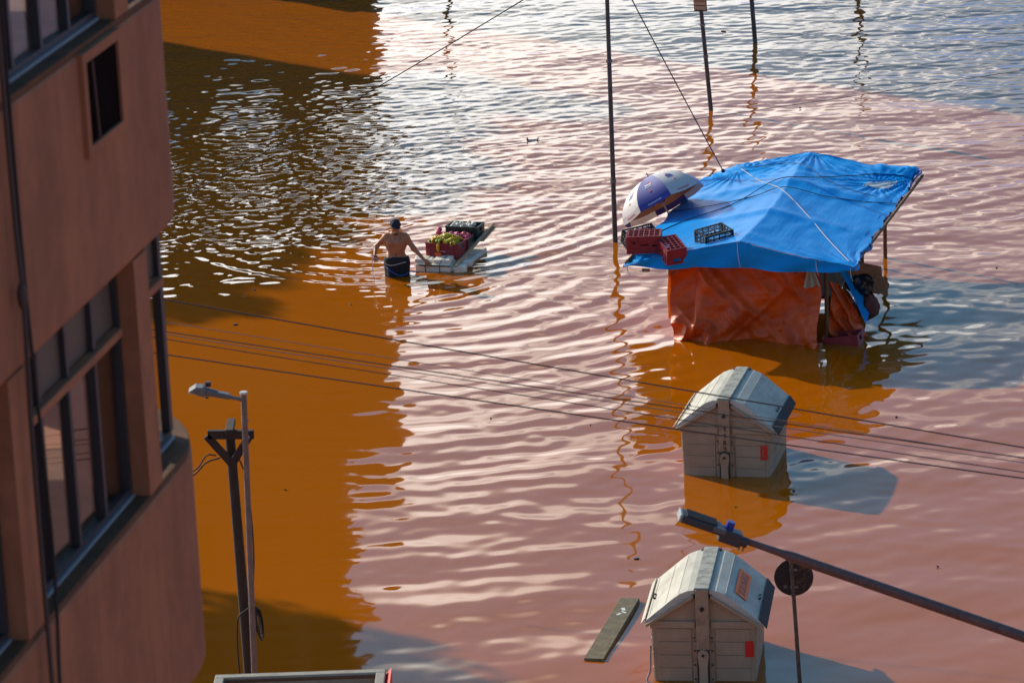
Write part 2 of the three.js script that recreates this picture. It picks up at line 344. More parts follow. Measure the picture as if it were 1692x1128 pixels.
function block(name, label, [x, z], theta, w, d, h, mat, floors, bays, group) {   // plain block, its front along local +z and its right side along local +x
  const b = thing(name, label, 'building', [x, 0, z], theta, group);
  mesh('wall', box(w, h + 0.64, d, -w / 2, h / 2 - 0.32, -d / 2), mat, b);
  mesh('parapet', [box(w + 0.3, 0.5, 0.3, -w / 2, h + 0.25, 0), box(w + 0.3, 0.5, 0.3, -w / 2, h + 0.25, -d), box(0.3, 0.5, d - 0.3, 0, h + 0.25, -d / 2), box(0.3, 0.5, d - 0.3, -w, h + 0.25, -d / 2)], mat, b);
  const fh = h / floors;
  const wg = new RoundedBoxGeometry(1.5, 1.5, 0.12, 1, 0.02), fg = mergeGeometries([box(1.7, 0.1, 0.2, 0, -0.8, 0), box(0.06, 1.5, 0.16), box(1.5, 0.06, 0.16)]);
  const add = (px, py, pz, ry) => { const g = mesh('window', wg.clone(), paneMat, b); g.position.set(px, py, pz); g.rotation.y = ry; mesh('window_frame', fg.clone(), paleFrame, g); };
  for (let f = 0; f < floors; f++) {
    for (let i = 0; i < bays; i++) add(-w * (i + 0.5) / bays, fh * (f + 0.55), 0.02, 0);
    const n = Math.max(2, Math.round(d / 3.4)); for (let i = 0; i < n; i++) add(0.02, fh * (f + 0.55), -d * (i + 0.5) / n, Math.PI / 2);
  }
  return b;
}
const greyPlaster = mottled(256, 4, [0.13, 0.095, 0.07], [0.085, 0.062, 0.045], { freq: 4, streak: 0.5 }, { roughness: 0.92 });
{ // raised block on columns over a low podium: sky shows through the open storey, mirrored in the water
  const b = thing('raised_block', 'brown-grey block raised on columns over an open storey beyond the flooded street', 'building', [-3.4, 0, -100.4]);
  const w = 7.7, d = 6;
  mesh('podium', box(w, 5.2, d, -w / 2, 1.98, -d / 2), greyPlaster, b);
  mesh('upper_storeys', box(w, 6.5, d, -w / 2, 11.85, -d / 2), greyPlaster, b);
  mesh('tower', box(w - 1.7, 6.9, d - 0.8, -w / 2 - 0.85, 18.55, -d / 2 - 0.3), greyPlaster, b);
  for (const [x0, x1] of [[-2.7, -1.85], [-5.75, -4.85], [-7.7, -7.0]]) mesh('column', box(x1 - x0, 4.72, 1.0, (x0 + x1) / 2, 6.24, -0.8), greyPlaster, b);
  for (const x of [-2.2, -5.2]) mesh('column', box(0.6, 4.72, 0.6, x, 6.24, -5.2), greyPlaster, b);
  for (let f = 0; f < 4; f++) for (let i = 0; i < 3; i++) { const g = mesh('window', new RoundedBoxGeometry(1.4, 1.3, 0.12, 1, 0.02), paneMat, b); g.position.set(-1.9 - i * 2.1, 10.3 + f * 3.1 + (f > 1 ? 0.6 : 0), f > 1 ? -0.68 : 0.02); mesh('window_sill', box(1.6, 0.08, 0.18, 0, -0.7, 0.04), greyPlaster, g); }
}
block('rear_block', 'plain brown-grey block standing behind the raised block', [-12.6, -110], 0, 7.4, 10, 20, greyPlaster, 6, 2);
block('shop_row', 'low brown-grey building on the far side of the rounded corner building', [-20.4, -91.5], 0, 16, 11, 11.6, greyPlaster, 4, 5);

block('street_front_building', 'long warm cream building facing the flooded street from behind the viewpoint', [34, 14.5], 0, 68, 14, 31, mottled(256, 4, [0.56, 0.42, 0.27], [0.47, 0.34, 0.21], { freq: 4, streak: 0.5 }, { roughness: 0.92 }), 9, 3).rotation.y = Math.PI;
// trees left of the street, out of frame; their crowns dapple the water
function tree(name, label, [x, z], h, cr, n) {
  const t = thing(name, label, 'tree', [x, -0.64, z], 0, 'street trees behind the rounded corner building');
  const wood = S(0.09, 0.06, 0.04, 0.95), limbs = [bar(V(0, 0, 0), V(0.15, h * 0.55, 0.1), 0.2, 0.13, 10)], tips = [];
  for (let i = 0; i < 9; i++) { const a = i * 2.4, q = V(Math.cos(a) * cr * R(0.4, 0.8), h + R(-0.35, 0.35) * cr, Math.sin(a) * cr * R(0.4, 0.8)); limbs.push(bar(V(0.15, h * 0.55 - 0.1 * (i % 3), 0.1), q, 0.07, 0.02, 7)); tips.push(q); }
  mesh('trunk', limbs, wood, t);
  const pos = [], nor = [];
  for (let i = 0; i < n; i++) {
    const c = tips[i % tips.length], q = V(R(-1, 1), R(-1, 1), R(-1, 1)); if (q.length() > 1) { i--; continue; }
    q.multiplyScalar(cr * 0.5).multiply(V(1, 0.75, 1)).add(c);
    const a = V(R(-1, 1), R(-0.6, 0.6), R(-1, 1)).normalize().multiplyScalar(0.16), b = V(R(-1, 1), R(-1, 1), R(-1, 1)).cross(a).normalize().multiplyScalar(0.07), nn = a.clone().cross(b).normalize();
    for (const p of [a.clone().negate(), b, a, a.clone().negate(), a, b.clone().negate()]) { pos.push(q.x + p.x, q.y + p.y, q.z + p.z); nor.push(nn.x, nn.y, nn.z); }
  }
  const g = new THREE.BufferGeometry(); g.setAttribute('position', new THREE.Float32BufferAttribute(pos, 3)); g.setAttribute('normal', new THREE.Float32BufferAttribute(nor, 3));
  mesh('crown', g, S(0.05, 0.085, 0.02, 0.8, { side: THREE.DoubleSide }), t);
}
tree('street_tree', 'broad leafy tree standing nearest the rounded corner building', [-16.1, -58.7], 7.6, 2.7, 8500);
tree('street_tree', 'leafy tree between the low building and the rounded corner building', [-18.9, -79.7], 8.0, 1.75, 4600);
tree('street_tree', 'tall leafy tree hard against the low building front', [-21.6, -86.3], 10.2, 2.7, 9500);
tree('street_tree', 'dense leafy tree whose crown overhangs the low building roof', [-18.8, -91.8], 9.6, 2.6, 6000);
tree('street_tree', 'slender leafy tree at the far corner of the low building', [-18.4, -99.0], 11.0, 2.4, 5200);

// ------------------------------------------------------------------ waste containers
const binBody = mottled(512, 1.5, [0.385, 0.285, 0.19], [0.33, 0.235, 0.15], { freq: 4, streak: 0.25, vary: 0.07, speck: 0.008 }, { roughness: 0.72, bumpMap: fineBump, bumpScale: 0.0015 });
const binSteel = mottled(512, 1.2, [0.35, 0.245, 0.16], [0.20, 0.125, 0.075], { freq: 6, vary: 0.2, thr: 0.6, speck: 0.03 }, { roughness: 0.6 });
const lidMat = mottled(512, 1.4, [0.53, 0.50, 0.42], [0.38, 0.35, 0.285], { freq: 4, streak: 0.4, vary: 0.1, thr: 0.55, speck: 0.008 }, { roughness: 0.8, bumpMap: fineBump, bumpScale: 0.001 });
const capMat = mottled(512, 0.8, [0.36, 0.35, 0.30], [0.17, 0.16, 0.135], { freq: 8, vary: 0.35, thr: 0.55 }, { roughness: 0.85 });
const black = S(0.012, 0.012, 0.013, 0.55), rubber = S(0.022, 0.024, 0.025, 0.8), steel = S(0.32, 0.31, 0.30, 0.4, { metalness: 0.6 });
const redPaint = S(0.62, 0.012, 0.008, 0.6);
function container(label, pos, theta, o) {
  const c = thing('waste_container', label, 'waste container', pos, theta, 'waste containers standing in the flood');
  const D = 1.5, zf = 0, wB = 0.655, wE = 0.69;     // front face at z = 0, body runs back to -D
  const hull = extrude([[-wB, -0.46], [wB, -0.46], [wE, 0.80], [0.02, 1.17], [-0.02, 1.17], [-wE, 0.80]], D, 0.02).translate(0, 0, -D);
  const body = mesh('body', hull, binBody, c);
  // lip under the lids and end panels either side of the lifting bracket
  for (const s of [-1, 1]) {
    mesh('rim', rbox(0.60, 0.10, 0.045, s * 0.40, 0.755, 0.012, 0.012), binBody, c);
    for (let k = 0; k < 5; k++) {
      const y = 0.605 - k * 0.185, pw = 0.455;
      const p = mesh('panel', rbox(pw, 0.178, 0.026, s * 0.385, y, 0.0005, 0.008), binBody, c);
      mesh('panel_ridge', [box(pw - 0.09, 0.012, 0.008, s * 0.385, y + 0.055, 0.0135), box(pw - 0.09, 0.012, 0.008, s * 0.385, y - 0.055, 0.0135), box(0.012, 0.098, 0.008, s * (0.385 - pw / 2 + 0.051), y, 0.0135), box(0.012, 0.098, 0.008, s * (0.385 + pw / 2 - 0.051), y, 0.0135)], binBody, p);
    }
  }
  // long right and left sides: ribbed boards
  for (const s of [-1, 1]) for (let k = 0; k < 6; k++) for (let j = 0; j < 3; j++)
    mesh('side_panel', rbox(0.03, 0.185, 0.455, s * (0.672 - 0.0055 * k + 0.012), 0.66 - k * 0.205, -0.26 - j * 0.49, 0.01, 0, 0, -s * 0.028), binBody, c);
  // lids
  for (const s of [-1, 1]) {
    const prof = [[0.10, 1.245], [0.19, 1.235], [0.30, 1.19], [0.42, 1.10], [0.53, 1.005], [0.64, 0.915], [0.735, 0.835], [0.765, 0.80], [0.762, 0.765], [0.735, 0.76], [0.60, 0.838], [0.10, 1.165]];
    const pts = prof.map(([x, y]) => [s * x, y]); if (s < 0) pts.reverse();
    const lid = mesh('lid', extrude(pts, D + 0.10, 0.012).translate(0, 0, -D - 0.05), lidMat, c);
    const on = (t, up = 0.006) => { const i = Math.min(7, Math.floor(t * 7)), f = t * 7 - i, a = prof[i], b = prof[i + 1] || a; return [s * mix(a[0], b[0], f), mix(a[1], b[1], f) + up]; };
    const seams = []; for (const t of [0.3, 0.52, 0.82]) { const [x, y] = on(t, 0.0); seams.push(rbox(0.016, 0.012, D - 0.02, x, y, -D / 2, 0.004, 0, 0, -s * 0.72)); }
    mesh('lid_rib', seams, lidMat, lid);
    mesh('lid_edge', extrude([[s * 0.115, 1.185], [s * 0.755, 0.775], [s * 0.745, 0.735], [s * 0.115, 1.14]].slice()[s > 0 ? 'slice' : 'reverse'](), 0.035, 0.004).translate(0, 0, 0.052), binBody, lid);
    const fl = mesh('lid_flap', rbox(0.012, s > 0 ? 0.17 : 0.10, D + 0.06, s * 0.79, 0.80 - (s > 0 ? 0.02 : 0), -D / 2, 0.005, 0, 0, s * 0.62), s > 0 ? rubber : lidMat, lid);
    mesh('lid_handle', [box(0.03, 0.02, 0.012, s * 0.70, 0.885, -0.62), box(0.03, 0.02, 0.012, s * 0.70, 0.885, -0.78), box(0.012, 0.02, 0.16, s * 0.715, 0.89, -0.70)], black, lid);
    for (const z of [0.03, -D - 0.03]) mesh('hinge', place(new THREE.CylinderGeometry(0.026, 0.026, 0.05, 12), s * 0.115, z > -1 ? 1.165 : 1.24, z, Math.PI / 2), black, c);
  }
  mesh('ridge_cap', [rbox(0.19, 0.026, D + 0.13, 0, 1.268, -D / 2, 0.006), rbox(0.012, 0.07, D + 0.12, 0.10, 1.235, -D / 2, 0.004), rbox(0.012, 0.07, D + 0.12, -0.10, 1.235, -D / 2, 0.004)], capMat, c);
  // lifting bracket and its lever
  mesh('bracket_plate', rbox(0.27, 0.95, 0.03, 0, 0.05, 0.022, 0.008), binSteel, c);
  const br = mesh('bracket', rbox(0.175, 1.72, 0.05, 0, 0.40, 0.062, 0.012), binSteel, c);
  mesh('pivot', [place(new THREE.CylinderGeometry(0.026, 0.026, 0.06, 14), 0, 1.0, 0.1, Math.PI / 2)], black, br);
  mesh('bolt', [-1, 1].flatMap(s => [0.58, 0.40, 0.2, 0.0].map(y => place(new THREE.CylinderGeometry(0.011, 0.011, 0.02, 8), s * 0.115, y, 0.042, Math.PI / 2))), black, br);
  const sh = new THREE.Shape(); sh.absarc(0, 0, 0.075, 0, Math.PI, false); sh.lineTo(-0.055, -0.16); sh.lineTo(-0.055, -0.40); sh.lineTo(-0.078, -0.44); sh.lineTo(-0.078, -0.62); sh.lineTo(0.078, -0.62); sh.lineTo(0.078, -0.44); sh.lineTo(0.055, -0.40); sh.lineTo(0.055, -0.16); sh.closePath();
  mesh('lever_recess', rbox(0.168, 0.72, 0.012, 0, 0.07, 0.092, 0.004), S(0.06, 0.045, 0.035, 0.9), br);
  const lv = mesh('lever', extrude(sh, 0.03, 0.004).translate(0, o.leverY, 0.100), o.leverDark ? binBody : binSteel, c);
  mesh('lever_hole', box(0.05, 0.05, 0.006, 0, o.leverY - 0.52, 0.133), black, lv);
  mesh('lever_pin', place(new THREE.CylinderGeometry(0.02, 0.02, 0.02, 12), 0, o.leverY + 0.005, 0.135, Math.PI / 2), rubber, lv);
  return c;
}
const bin1 = container('beige waste container numbered 1183, below the blue tarp stall', [3.20, -0.01, -54.72], 14.5, { leverY: 0.34, leverDark: false });
bin1.rotation.x = 0.012;
{
  const font = await new FontLoader().loadAsync('fonts/droid/droid_sans_bold.typeface.json');
  [...'1183'].forEach((q, i) => { const g = new TextGeometry(q, { font, size: 0.078, depth: 0.002, curveSegments: 5, bevelEnabled: false }); g.computeBoundingBox(); const w = (g.boundingBox.min.x + g.boundingBox.max.x) / 2; mesh('stencil_digit', g.translate(-w, 0, 0), black, bin1).position.set(0.004, 0.755 - i * 0.108, 0.0868); });
}
{
  const t = canvasTex(128, 192, (c, w, h) => { c.clearRect(0, 0, w, h); c.fillStyle = '#d8140c'; c.fillRect(8, 8, 30, 176); c.fillRect(92, 4, 24, 176); c.fillRect(50, 10, 26, 60); c.fillRect(58, 74, 26, 54); c.fillRect(50, 134, 24, 46); });
  const m = new THREE.Mesh(new THREE.PlaneGeometry(0.13, 0.26), new THREE.MeshStandardMaterial({ map: t, transparent: true, alphaTest: 0.5, roughness: 0.6 }));
  m.name = 'red_stencil'; m.position.set(0.60, 0.41, 0.024); bin1.add(m);
  mesh('red_tape', box(0.004, 0.34, 0.10, 0.708, 0.55, -1.44, 0, 0, -0.028), redPaint, bin1);
}
const bin2 = container('beige waste container with an orange notice on its lid, beside the floating plank', [2.34, 0.04, -46.22], 8.5, { leverY: 0.36, leverDark: true });
{
  mesh('red_sticker', box(0.115, 0.22, 0.006, 0.605, 0.42, 0.023), redPaint, bin2);
  const t = canvasTex(512, 128, (c, w, h) => { c.fillStyle = '#ff6c04'; c.fillRect(0, 0, w, h); c.fillStyle = '#1c1208'; c.font = 'bold 62px sans-serif'; c.textAlign = 'center'; c.textBaseline = 'middle'; c.save(); c.translate(w / 2, h / 2); c.scale(0.74, 1.55); c.fillText('SÓ LIXO ORGÂNICO', 0, 2); c.restore(); });
  const m = mesh('lid_notice', new THREE.PlaneGeometry(0.92, 0.20).rotateX(-Math.PI / 2).rotateY(Math.PI / 2), new THREE.MeshStandardMaterial({ map: t, roughness: 0.6 }), bin2, { uv: true });
  m.position.set(0.485, 1.062, -0.70); m.rotation.z = -0.70;
  mesh('pedal_rod', [tube([V(-0.70, 0.45, 0.02), V(-0.72, 0.1, 0.03), V(-0.76, -0.02, 0.05), V(-0.72, -0.06, 0.10), V(-0.66, -0.07, 0.10)], 0.014, 24, 8)], steel, bin2);
}

// ------------------------------------------------------------------ floating plank, tray and scraps
{
  const wood = mottled(512, 0.6, [0.19, 0.15, 0.085], [0.095, 0.075, 0.045], { freq: 6, streak: 0.35, vary: 0.35, thr: 0.5, speck: 0.06, speckc: [0.30, 0.27, 0.17] }, { roughness: 0.95, bumpMap: fineBump, bumpScale: 0.004 });
  const p = thing('floating_plank', 'weathered mossy plank floating on the water beside a waste container', 'plank', [1.197, 0.0, -48.235], 14.5);
  mesh('board', rbox(0.272, 0.075, 2.34, 0, 0.012, 0, 0.008, 0.004, 0, 0.01), wood, p);
  const white = S(0.7, 0.7, 0.68, 0.7);
  mesh('paint_mark', [box(0.05, 0.003, 0.10, 0.0, 0.0515, -0.72, 0, 0.4, 0), box(0.04, 0.003, 0.08, -0.02, 0.0515, -0.52, 0, -0.5, 0), box(0.03, 0.003, 0.09, 0.035, 0.0515, -0.60, 0, 0.9, 0)], white, p);
}
{
  const prof = [[-0.14, 0.10], [-0.115, 0.10], [-0.10, 0.035], [0.10, 0.03], [0.12, 0.095], [0.145, 0.095], [0.12, -0.01], [-0.115, -0.01]];
  const t = thing('floating_tray', 'small dark tray with upturned ends afloat on the open water', 'tray', [0.63, -0.01, -77.9], 4); t.scale.set(0.9, 0.5, 0.6);
  mesh('tray_base', extrude(prof, 0.3, 0.006).translate(0, 0, -0.15), S(0.012, 0.014, 0.02, 0.5), t);
  mesh('tray_end', [box(0.02, 0.05, 0.28, -0.128, 0.11, 0), box(0.02, 0.05, 0.28, 0.132, 0.105, 0)], S(0.012, 0.014, 0.02, 0.5), t);
}
{
  const g = extrude([[-0.08, -0.02], [-0.03, -0.045], [0.05, -0.03], [0.09, 0.005], [0.04, 0.04], [-0.05, 0.03]], 0.02, 0.004).rotateX(-Math.PI / 2);
  const m0 = S(0.03, 0.028, 0.04, 0.8), m1 = S(0.28, 0.10, 0.09, 0.8), m2 = S(0.06, 0.09, 0.02, 0.8);
  const spots = [[5.41, -88.44, 1.5, m1], [6.5, -79.8, 0.7, m0], [-5.16, -60.1, 0.7, m0], [1.66, -51.1, 0.8, m0], [-4.93, -64.5, 0.9, m0], [-4.71, -66.8, 0.8, m0], [8.3, -82.5, 0.9, m0], [6.1, -57.3, 0.5, m0], [4.16, -53.85, 0.4, m0], [3.23, -53.2, 0.5, m2], [-2.9, -65.5, 0.6, m2], [-0.4, -58.2, 0.4, m0], [5.9, -50.2, 0.4, m0], [-3.6, -55.0, 0.35, m2], [1.2, -57.6, 0.35, m0], [8.9, -66.0, 0.7, m0]];
  spots.forEach(([x, z, s, m]) => { const o = mesh('floating_scrap', g.clone().scale(s * 0.6, 1, s * 0.6).rotateY(R(0, 6)), m, scene); o.position.set(x, 0.0, z); tag(o, 'small dark scrap of litter floating on the muddy water', 'litter', 'scraps of litter afloat on the water'); });
}

// ------------------------------------------------------------------ poles and signs standing in the water
const poleMat = mottled(256, 0.8, [0.10, 0.085, 0.075], [0.06, 0.05, 0.045], { freq: 6, vary: 0.25 }, { roughness: 0.7 });
const galv = mottled(256, 0.8, [0.22, 0.20, 0.20], [0.14, 0.12, 0.115], { freq: 6, vary: 0.2 }, { roughness: 0.6 });
function pole(label, x, z, h, lx, r, r1, extra) {
  const t = thing('street_pole', label, 'pole', [x, 0, z]);
  mesh('shaft', [bar(V(-lx * -0.64 / h * -1, -0.64, 0), V(lx, h, 0), r, r1, 16)], poleMat, t);
  mesh('collar', [1.2, h * 0.55].map(y => place(new THREE.CylinderGeometry(r * 1.18, r * 1.18, 0.05, 16), lx * y / h, y, 0)), galv, t);
  return t;
}
pole('tall dark pole rising from the water beside the blue tarp stall', 2.05, -69.09, 6.4, 0.02, 0.05, 0.036);
const p2 = pole('dark pole carrying a striped notice board, behind the blue tarp', 4.57, -80.02, 3.45, -0.235, 0.05, 0.042);
{
  const t = canvasTex(128, 512, (c, w, h) => { c.fillStyle = '#b49070'; c.fillRect(0, 0, w, h); c.fillStyle = '#8a2c18'; for (let y = 20; y < h; y += 44) c.fillRect(10, y, w - 20, 9); c.fillStyle = '#c9ac8c'; for (let y = 42; y < h; y += 44) c.fillRect(10, y, w - 20, 4); });
  mesh('notice_board', [box(0.30, 1.2, 0.03, -0.19, 2.82, 0.07, 0, -0.5, 0.05)], S(0.02, 0.022, 0.03, 0.6), p2);
  const m = mesh('notice_face', new THREE.PlaneGeometry(0.28, 1.17), new THREE.MeshStandardMaterial({ map: t, roughness: 0.7 }), p2, { uv: true });
  m.position.set(-0.19 - 0.018 * Math.sin(0.5), 2.82, 0.07 + 0.018 * Math.cos(0.5)); m.rotation.set(0, -0.5, 0.05);
}
pole('dark leaning pole far behind the blue tarp stall', 6.06, -87.0, 2.9, -0.16, 0.055, 0.05);
pole('dark pole beyond the street, mirrored in the shaded water', 9.4, -96.0, 3.6, 0.05, 0.06, 0.05);
pole('thin dark pole beyond the street beside the flat-roofed block', -1.3, -100.0, 3.0, -0.05, 0.06, 0.05);
{
  const t = thing('round_road_sign', 'round road sign seen from its dark back, on a thin pole behind a waste container', 'road sign', [3.57, 0, -45.75], 4);
  mesh('sign_post', [bar(V(0.02, -0.64, 0), V(-0.09, 1.80, 0), 0.028, 0.028, 14)], mottled(256, 0.5, [0.12, 0.075, 0.05], [0.06, 0.04, 0.03], { freq: 6 }, { roughness: 0.7 }), t);
  const back = colourTex(256, (u, v) => { const right = sstep(0.50, 0.56, u), n = fbm(u * 20, v * 20, 4.5, 4, 20); return mixc([0.012, 0.009, 0.010], [0.085, 0.045, 0.026], right * sstep(0.48, 0.62, n)); });
  const d = mesh('sign_disc', place(new THREE.CylinderGeometry(0.25, 0.25, 0.006, 64), 0, 0, 0, Math.PI / 2), new THREE.MeshStandardMaterial({ map: back, roughness: 0.6 }), t);
  { const p = d.geometry.attributes.position, uv = d.geometry.attributes.uv; for (let i = 0; i < p.count; i++) uv.setXY(i, p.getX(i) / 0.5 + 0.5, p.getY(i) / 0.5 + 0.5); }
  d.position.set(-0.06, 1.55, -0.036);
  mesh('sign_rim', place(new THREE.TorusGeometry(0.25, 0.006, 8, 64), -0.06, 1.55, -0.034), S(0.09, 0.05, 0.05, 0.5), t);
  mesh('clamp', [box(0.10, 0.03, 0.02, -0.068, 1.66, -0.015), box(0.10, 0.03, 0.02, -0.062, 1.42, -0.015)], galv, t);
  mesh('sticker', box(0.05, 0.05, 0.002, -0.17, 1.42, -0.031), S(0.10, 0.095, 0.09, 0.7), t);
}

// ------------------------------------------------------------------ market stall under a blue tarpaulin
const tarpMat = (() => {
  const t = colourTex(1024, (u, v) => { const w = 0.5 + 0.5 * fbm(u * 6, v * 90, 1.5, 3, 6), d = fbm(u * 5, v * 5, 4.5, 5, 5); return mixc([0.0, 0.235, 0.68], [0.0, 0.33, 0.82], clamp(0.55 * w + 0.9 * (d - 0.3))); });
  const ridge = n => 1 - Math.abs(2 * n - 1);
  const b = grayTex(1024, (u, v) => 0.42 * ridge(fbm(u * 7, v * 9, 8.5, 5, 7)) ** 3 + 0.38 * ridge(fbm(u * 40, v * 6, 3.5, 3, 40)) ** 2 + 0.2 * noise3(u * 120, v * 200, 2.5, 40));
  return new THREE.MeshPhysicalMaterial({ map: t, roughness: 0.38, specularIntensity: 0.28, bumpMap: b, bumpScale: 0.008, transmission: 0.1, thickness: 0, side: THREE.DoubleSide });
})();
const orangeTarp = (() => {
  const t = colourTex(512, (u, v) => { const d = fbm(u * 6, v * 6, 2.5, 5, 6); return mixc([0.78, 0.105, 0.001], [0.60, 0.070, 0.001], sstep(0.35, 0.7, d)); });
  return new THREE.MeshPhysicalMaterial({ map: t, roughness: 0.5, transmission: 0.22, thickness: 0, side: THREE.DoubleSide, bumpMap: coarseBump, bumpScale: 0.012 });
})();
const yellowTarp = PM(0.85, 0.36, 0.006, 0.55, { transmission: 0.5, thickness: 0, side: THREE.DoubleSide });
const woodPost = mottled(256, 0.5, [0.24, 0.12, 0.055], [0.12, 0.062, 0.03], { freq: 5, streak: 0.6, vary: 0.25 }, { roughness: 0.85 });
const cord = S(0.02, 0.022, 0.03, 0.8), paleCord = S(0.55, 0.50, 0.46, 0.85);
const cardboard = mottled(256, 0.6, [0.30, 0.17, 0.085], [0.24, 0.13, 0.06], { freq: 4, vary: 0.1 }, { roughness: 0.9 });
{
  // local frame: origin at the front left roof corner on the water line, x along the front (4.03 m), -z to the back (6.5 m)
  const st = thing('market_stall', 'market stall under a peaked blue tarpaulin with orange tarpaulin walls', 'market stall', [1.97, 0, -62.23], 16.6);
  const W = 4.03, L = 6.52;
  // roof: eaves near 1.5 m, ridge near 1.86 m, slack between ridge, eaves and cross poles
  const roofY = (u, v) => {
    const c = 0.505 + 0.02 * Math.sin(v * 5), a = u < c ? u / c : (1 - u) / (1 - c);
    let y = 1.49 + 0.375 * Math.pow(a, 0.94);
    y -= 0.035 * Math.sin(Math.PI * clamp(a)) * (0.6 + 0.4 * Math.sin(v * Math.PI * 3) ** 2);              // belly
    y += 0.035 * Math.exp(-(((v - 0.33) / 0.03) ** 2)) * Math.sin(Math.PI * u) + 0.05 * Math.exp(-(((v - 0.66) / 0.035) ** 2)) * Math.sin(Math.PI * u);
    y -= 0.30 * Math.exp(-(((u - 0.02) / 0.12) ** 2 + ((v - 0.99) / 0.10) ** 2)) * 0.35;
    y += 0.11 * Math.exp(-(((u - 0.98) / 0.16) ** 2 + ((v - 0.96) / 0.12) ** 2));
    y += 0.10 * Math.exp(-(((u - 0.14) / 0.10) ** 2 + ((v - 0.90) / 0.09) ** 2));
    y -= 0.16 * Math.exp(-(((u - 0.0) / 0.16) ** 2 + ((v - 0.0) / 0.10) ** 2)) * 0.6;                  // weight of the crates
    // pulled creases out of the corners and the tie points
    for (const [cu, cv, n, k, r] of [[1, 0.9, 14, 0.030, 0.30], [0.86, 0.82, 13, 0.022, 0.18], [0.5, 1, 15, 0.026, 0.24], [0, 1, 13, 0.028, 0.28], [1, 0, 12, 0.020, 0.26], [0, 0, 13, 0.020, 0.34], [0.18, 0.88, 14, 0.026, 0.24]]) {
      const du = (u - cu) * W / L, dv = v - cv, rr = Math.hypot(du, dv), an = Math.atan2(dv, du);
      y += k * Math.sin(an * n * 2 + 3 * noise3(u * 5, v * 5, 1.5)) * sstep(0.0, 0.05, rr) * Math.exp(-rr / (r * 0.45));
    }
    return y + 0.014 * (fbm(u * 9, v * 14, 5.5, 4) - 0.5) + 0.004 * Math.sin(u * 60 + 8 * noise3(u * 4, v * 9, 2.5)) * (0.4 + noise3(u * 6, v * 6, 7.5));
  };
  const edgeX = (u, v) => u * W + (u - 0.5) * -0.10 * Math.sin(v * Math.PI) + 0.03 * Math.sin(v * 34) * (Math.abs(u - 0.5) > 0.47 ? 1 : 0);
  const roofP = (u, v, up = 0) => V(edgeX(u, v), roofY(u, v) + up, -v * L + 0.04 * Math.sin(u * 9) - 0.22 * v * sstep(0.35, 0.0, Math.abs(u - 0.5)) * 0);
  const roof = mesh('roof_tarpaulin', sheet((u, v) => roofP(u, 1 - v), 150, 200, 0.006), tarpMat, st, { uv: true });
  // front hem hanging below the edge
  mesh('front_hem', sheet((u, v) => { const p = roofP(u, 0, -0.004), drop = Math.max(0.03, p.y - 1.405 + 0.02 * Math.sin(u * 11) + 0.03 * Math.sin(u * 3.1) * (u < 0.3 ? 1 : 0.4)); return V(p.x, p.y - drop * v, p.z + 0.012 + 0.045 * Math.sin(u * 26 + 3 * v) * v + 0.03 * v * fbm(u * 20, v * 3, 3.5, 3)); }, 90, 10, 0.004), tarpMat, st, { uv: true });
  mesh('side_hem', sheet((u, v) => { const p = roofP(1, u, -0.004); return V(p.x + 0.01 + 0.02 * v * Math.sin(u * 60), p.y - v * (0.06 + 0.03 * Math.sin(u * 37)), p.z); }, 80, 4, 0.004), tarpMat, st, { uv: true });
  mesh('patch', sheet((u, v) => roofP(mix(0.80, 0.92, u) + 0.02 * v, mix(0.775, 0.845, v) + 0.012 * u, 0.012), 8, 8, 0.004, (u, v) => v < 0.55 + 0.6 * u && u + v > 0.2), S(0.42, 0.47, 0.50, 0.6), st, { label: 'pale grey patch near the torn rear corner' });
  // torn fold over the rear right corner
  mesh('torn_flap', sheet((u, v) => { const p = roofP(mix(0.80, 0.995, u), mix(0.90, 1.0, v), 0); return V(p.x, p.y + 0.02 + 0.07 * Math.sin(v * 3.1) * (0.6 + 0.4 * Math.sin(u * 9)), p.z); }, 20, 12, 0.004), tarpMat, st, { uv: true });
  // frame: posts, ridge pole, eave rails
  const post = (x, z, y1 = 1.5, r = 0.04) => mesh('post', bar(V(x, -0.64, z), V(x + 0.01, y1, z), r, r * 0.9, 12), woodPost, st);
  post(0.82, -0.62); post(3.40, -0.66); post(3.42, -6.05, 1.6); post(0.75, -6.0); post(0.8, -3.3); post(3.5, -3.4, 1.55, 0.035); post(2.03, -0.8, 1.8); post(2.03, -6.1, 1.82);
  mesh('ridge_pole', bar(V(2.03, 1.80, -0.1), V(2.05, 1.80, -6.4), 0.03), woodPost, st);
  mesh('eave_rail', bar(V(0.05, 1.44, -0.1), V(0.1, 1.44, -6.4), 0.028), woodPost, st);
  mesh('eave_rail', bar(V(3.97, 1.44, -0.05), V(4.08, 1.50, -6.4), 0.028), woodPost, st);
  mesh('front_rail', bar(V(0.0, 1.40, -0.12), V(4.0, 1.42, -0.1), 0.026), woodPost, st);
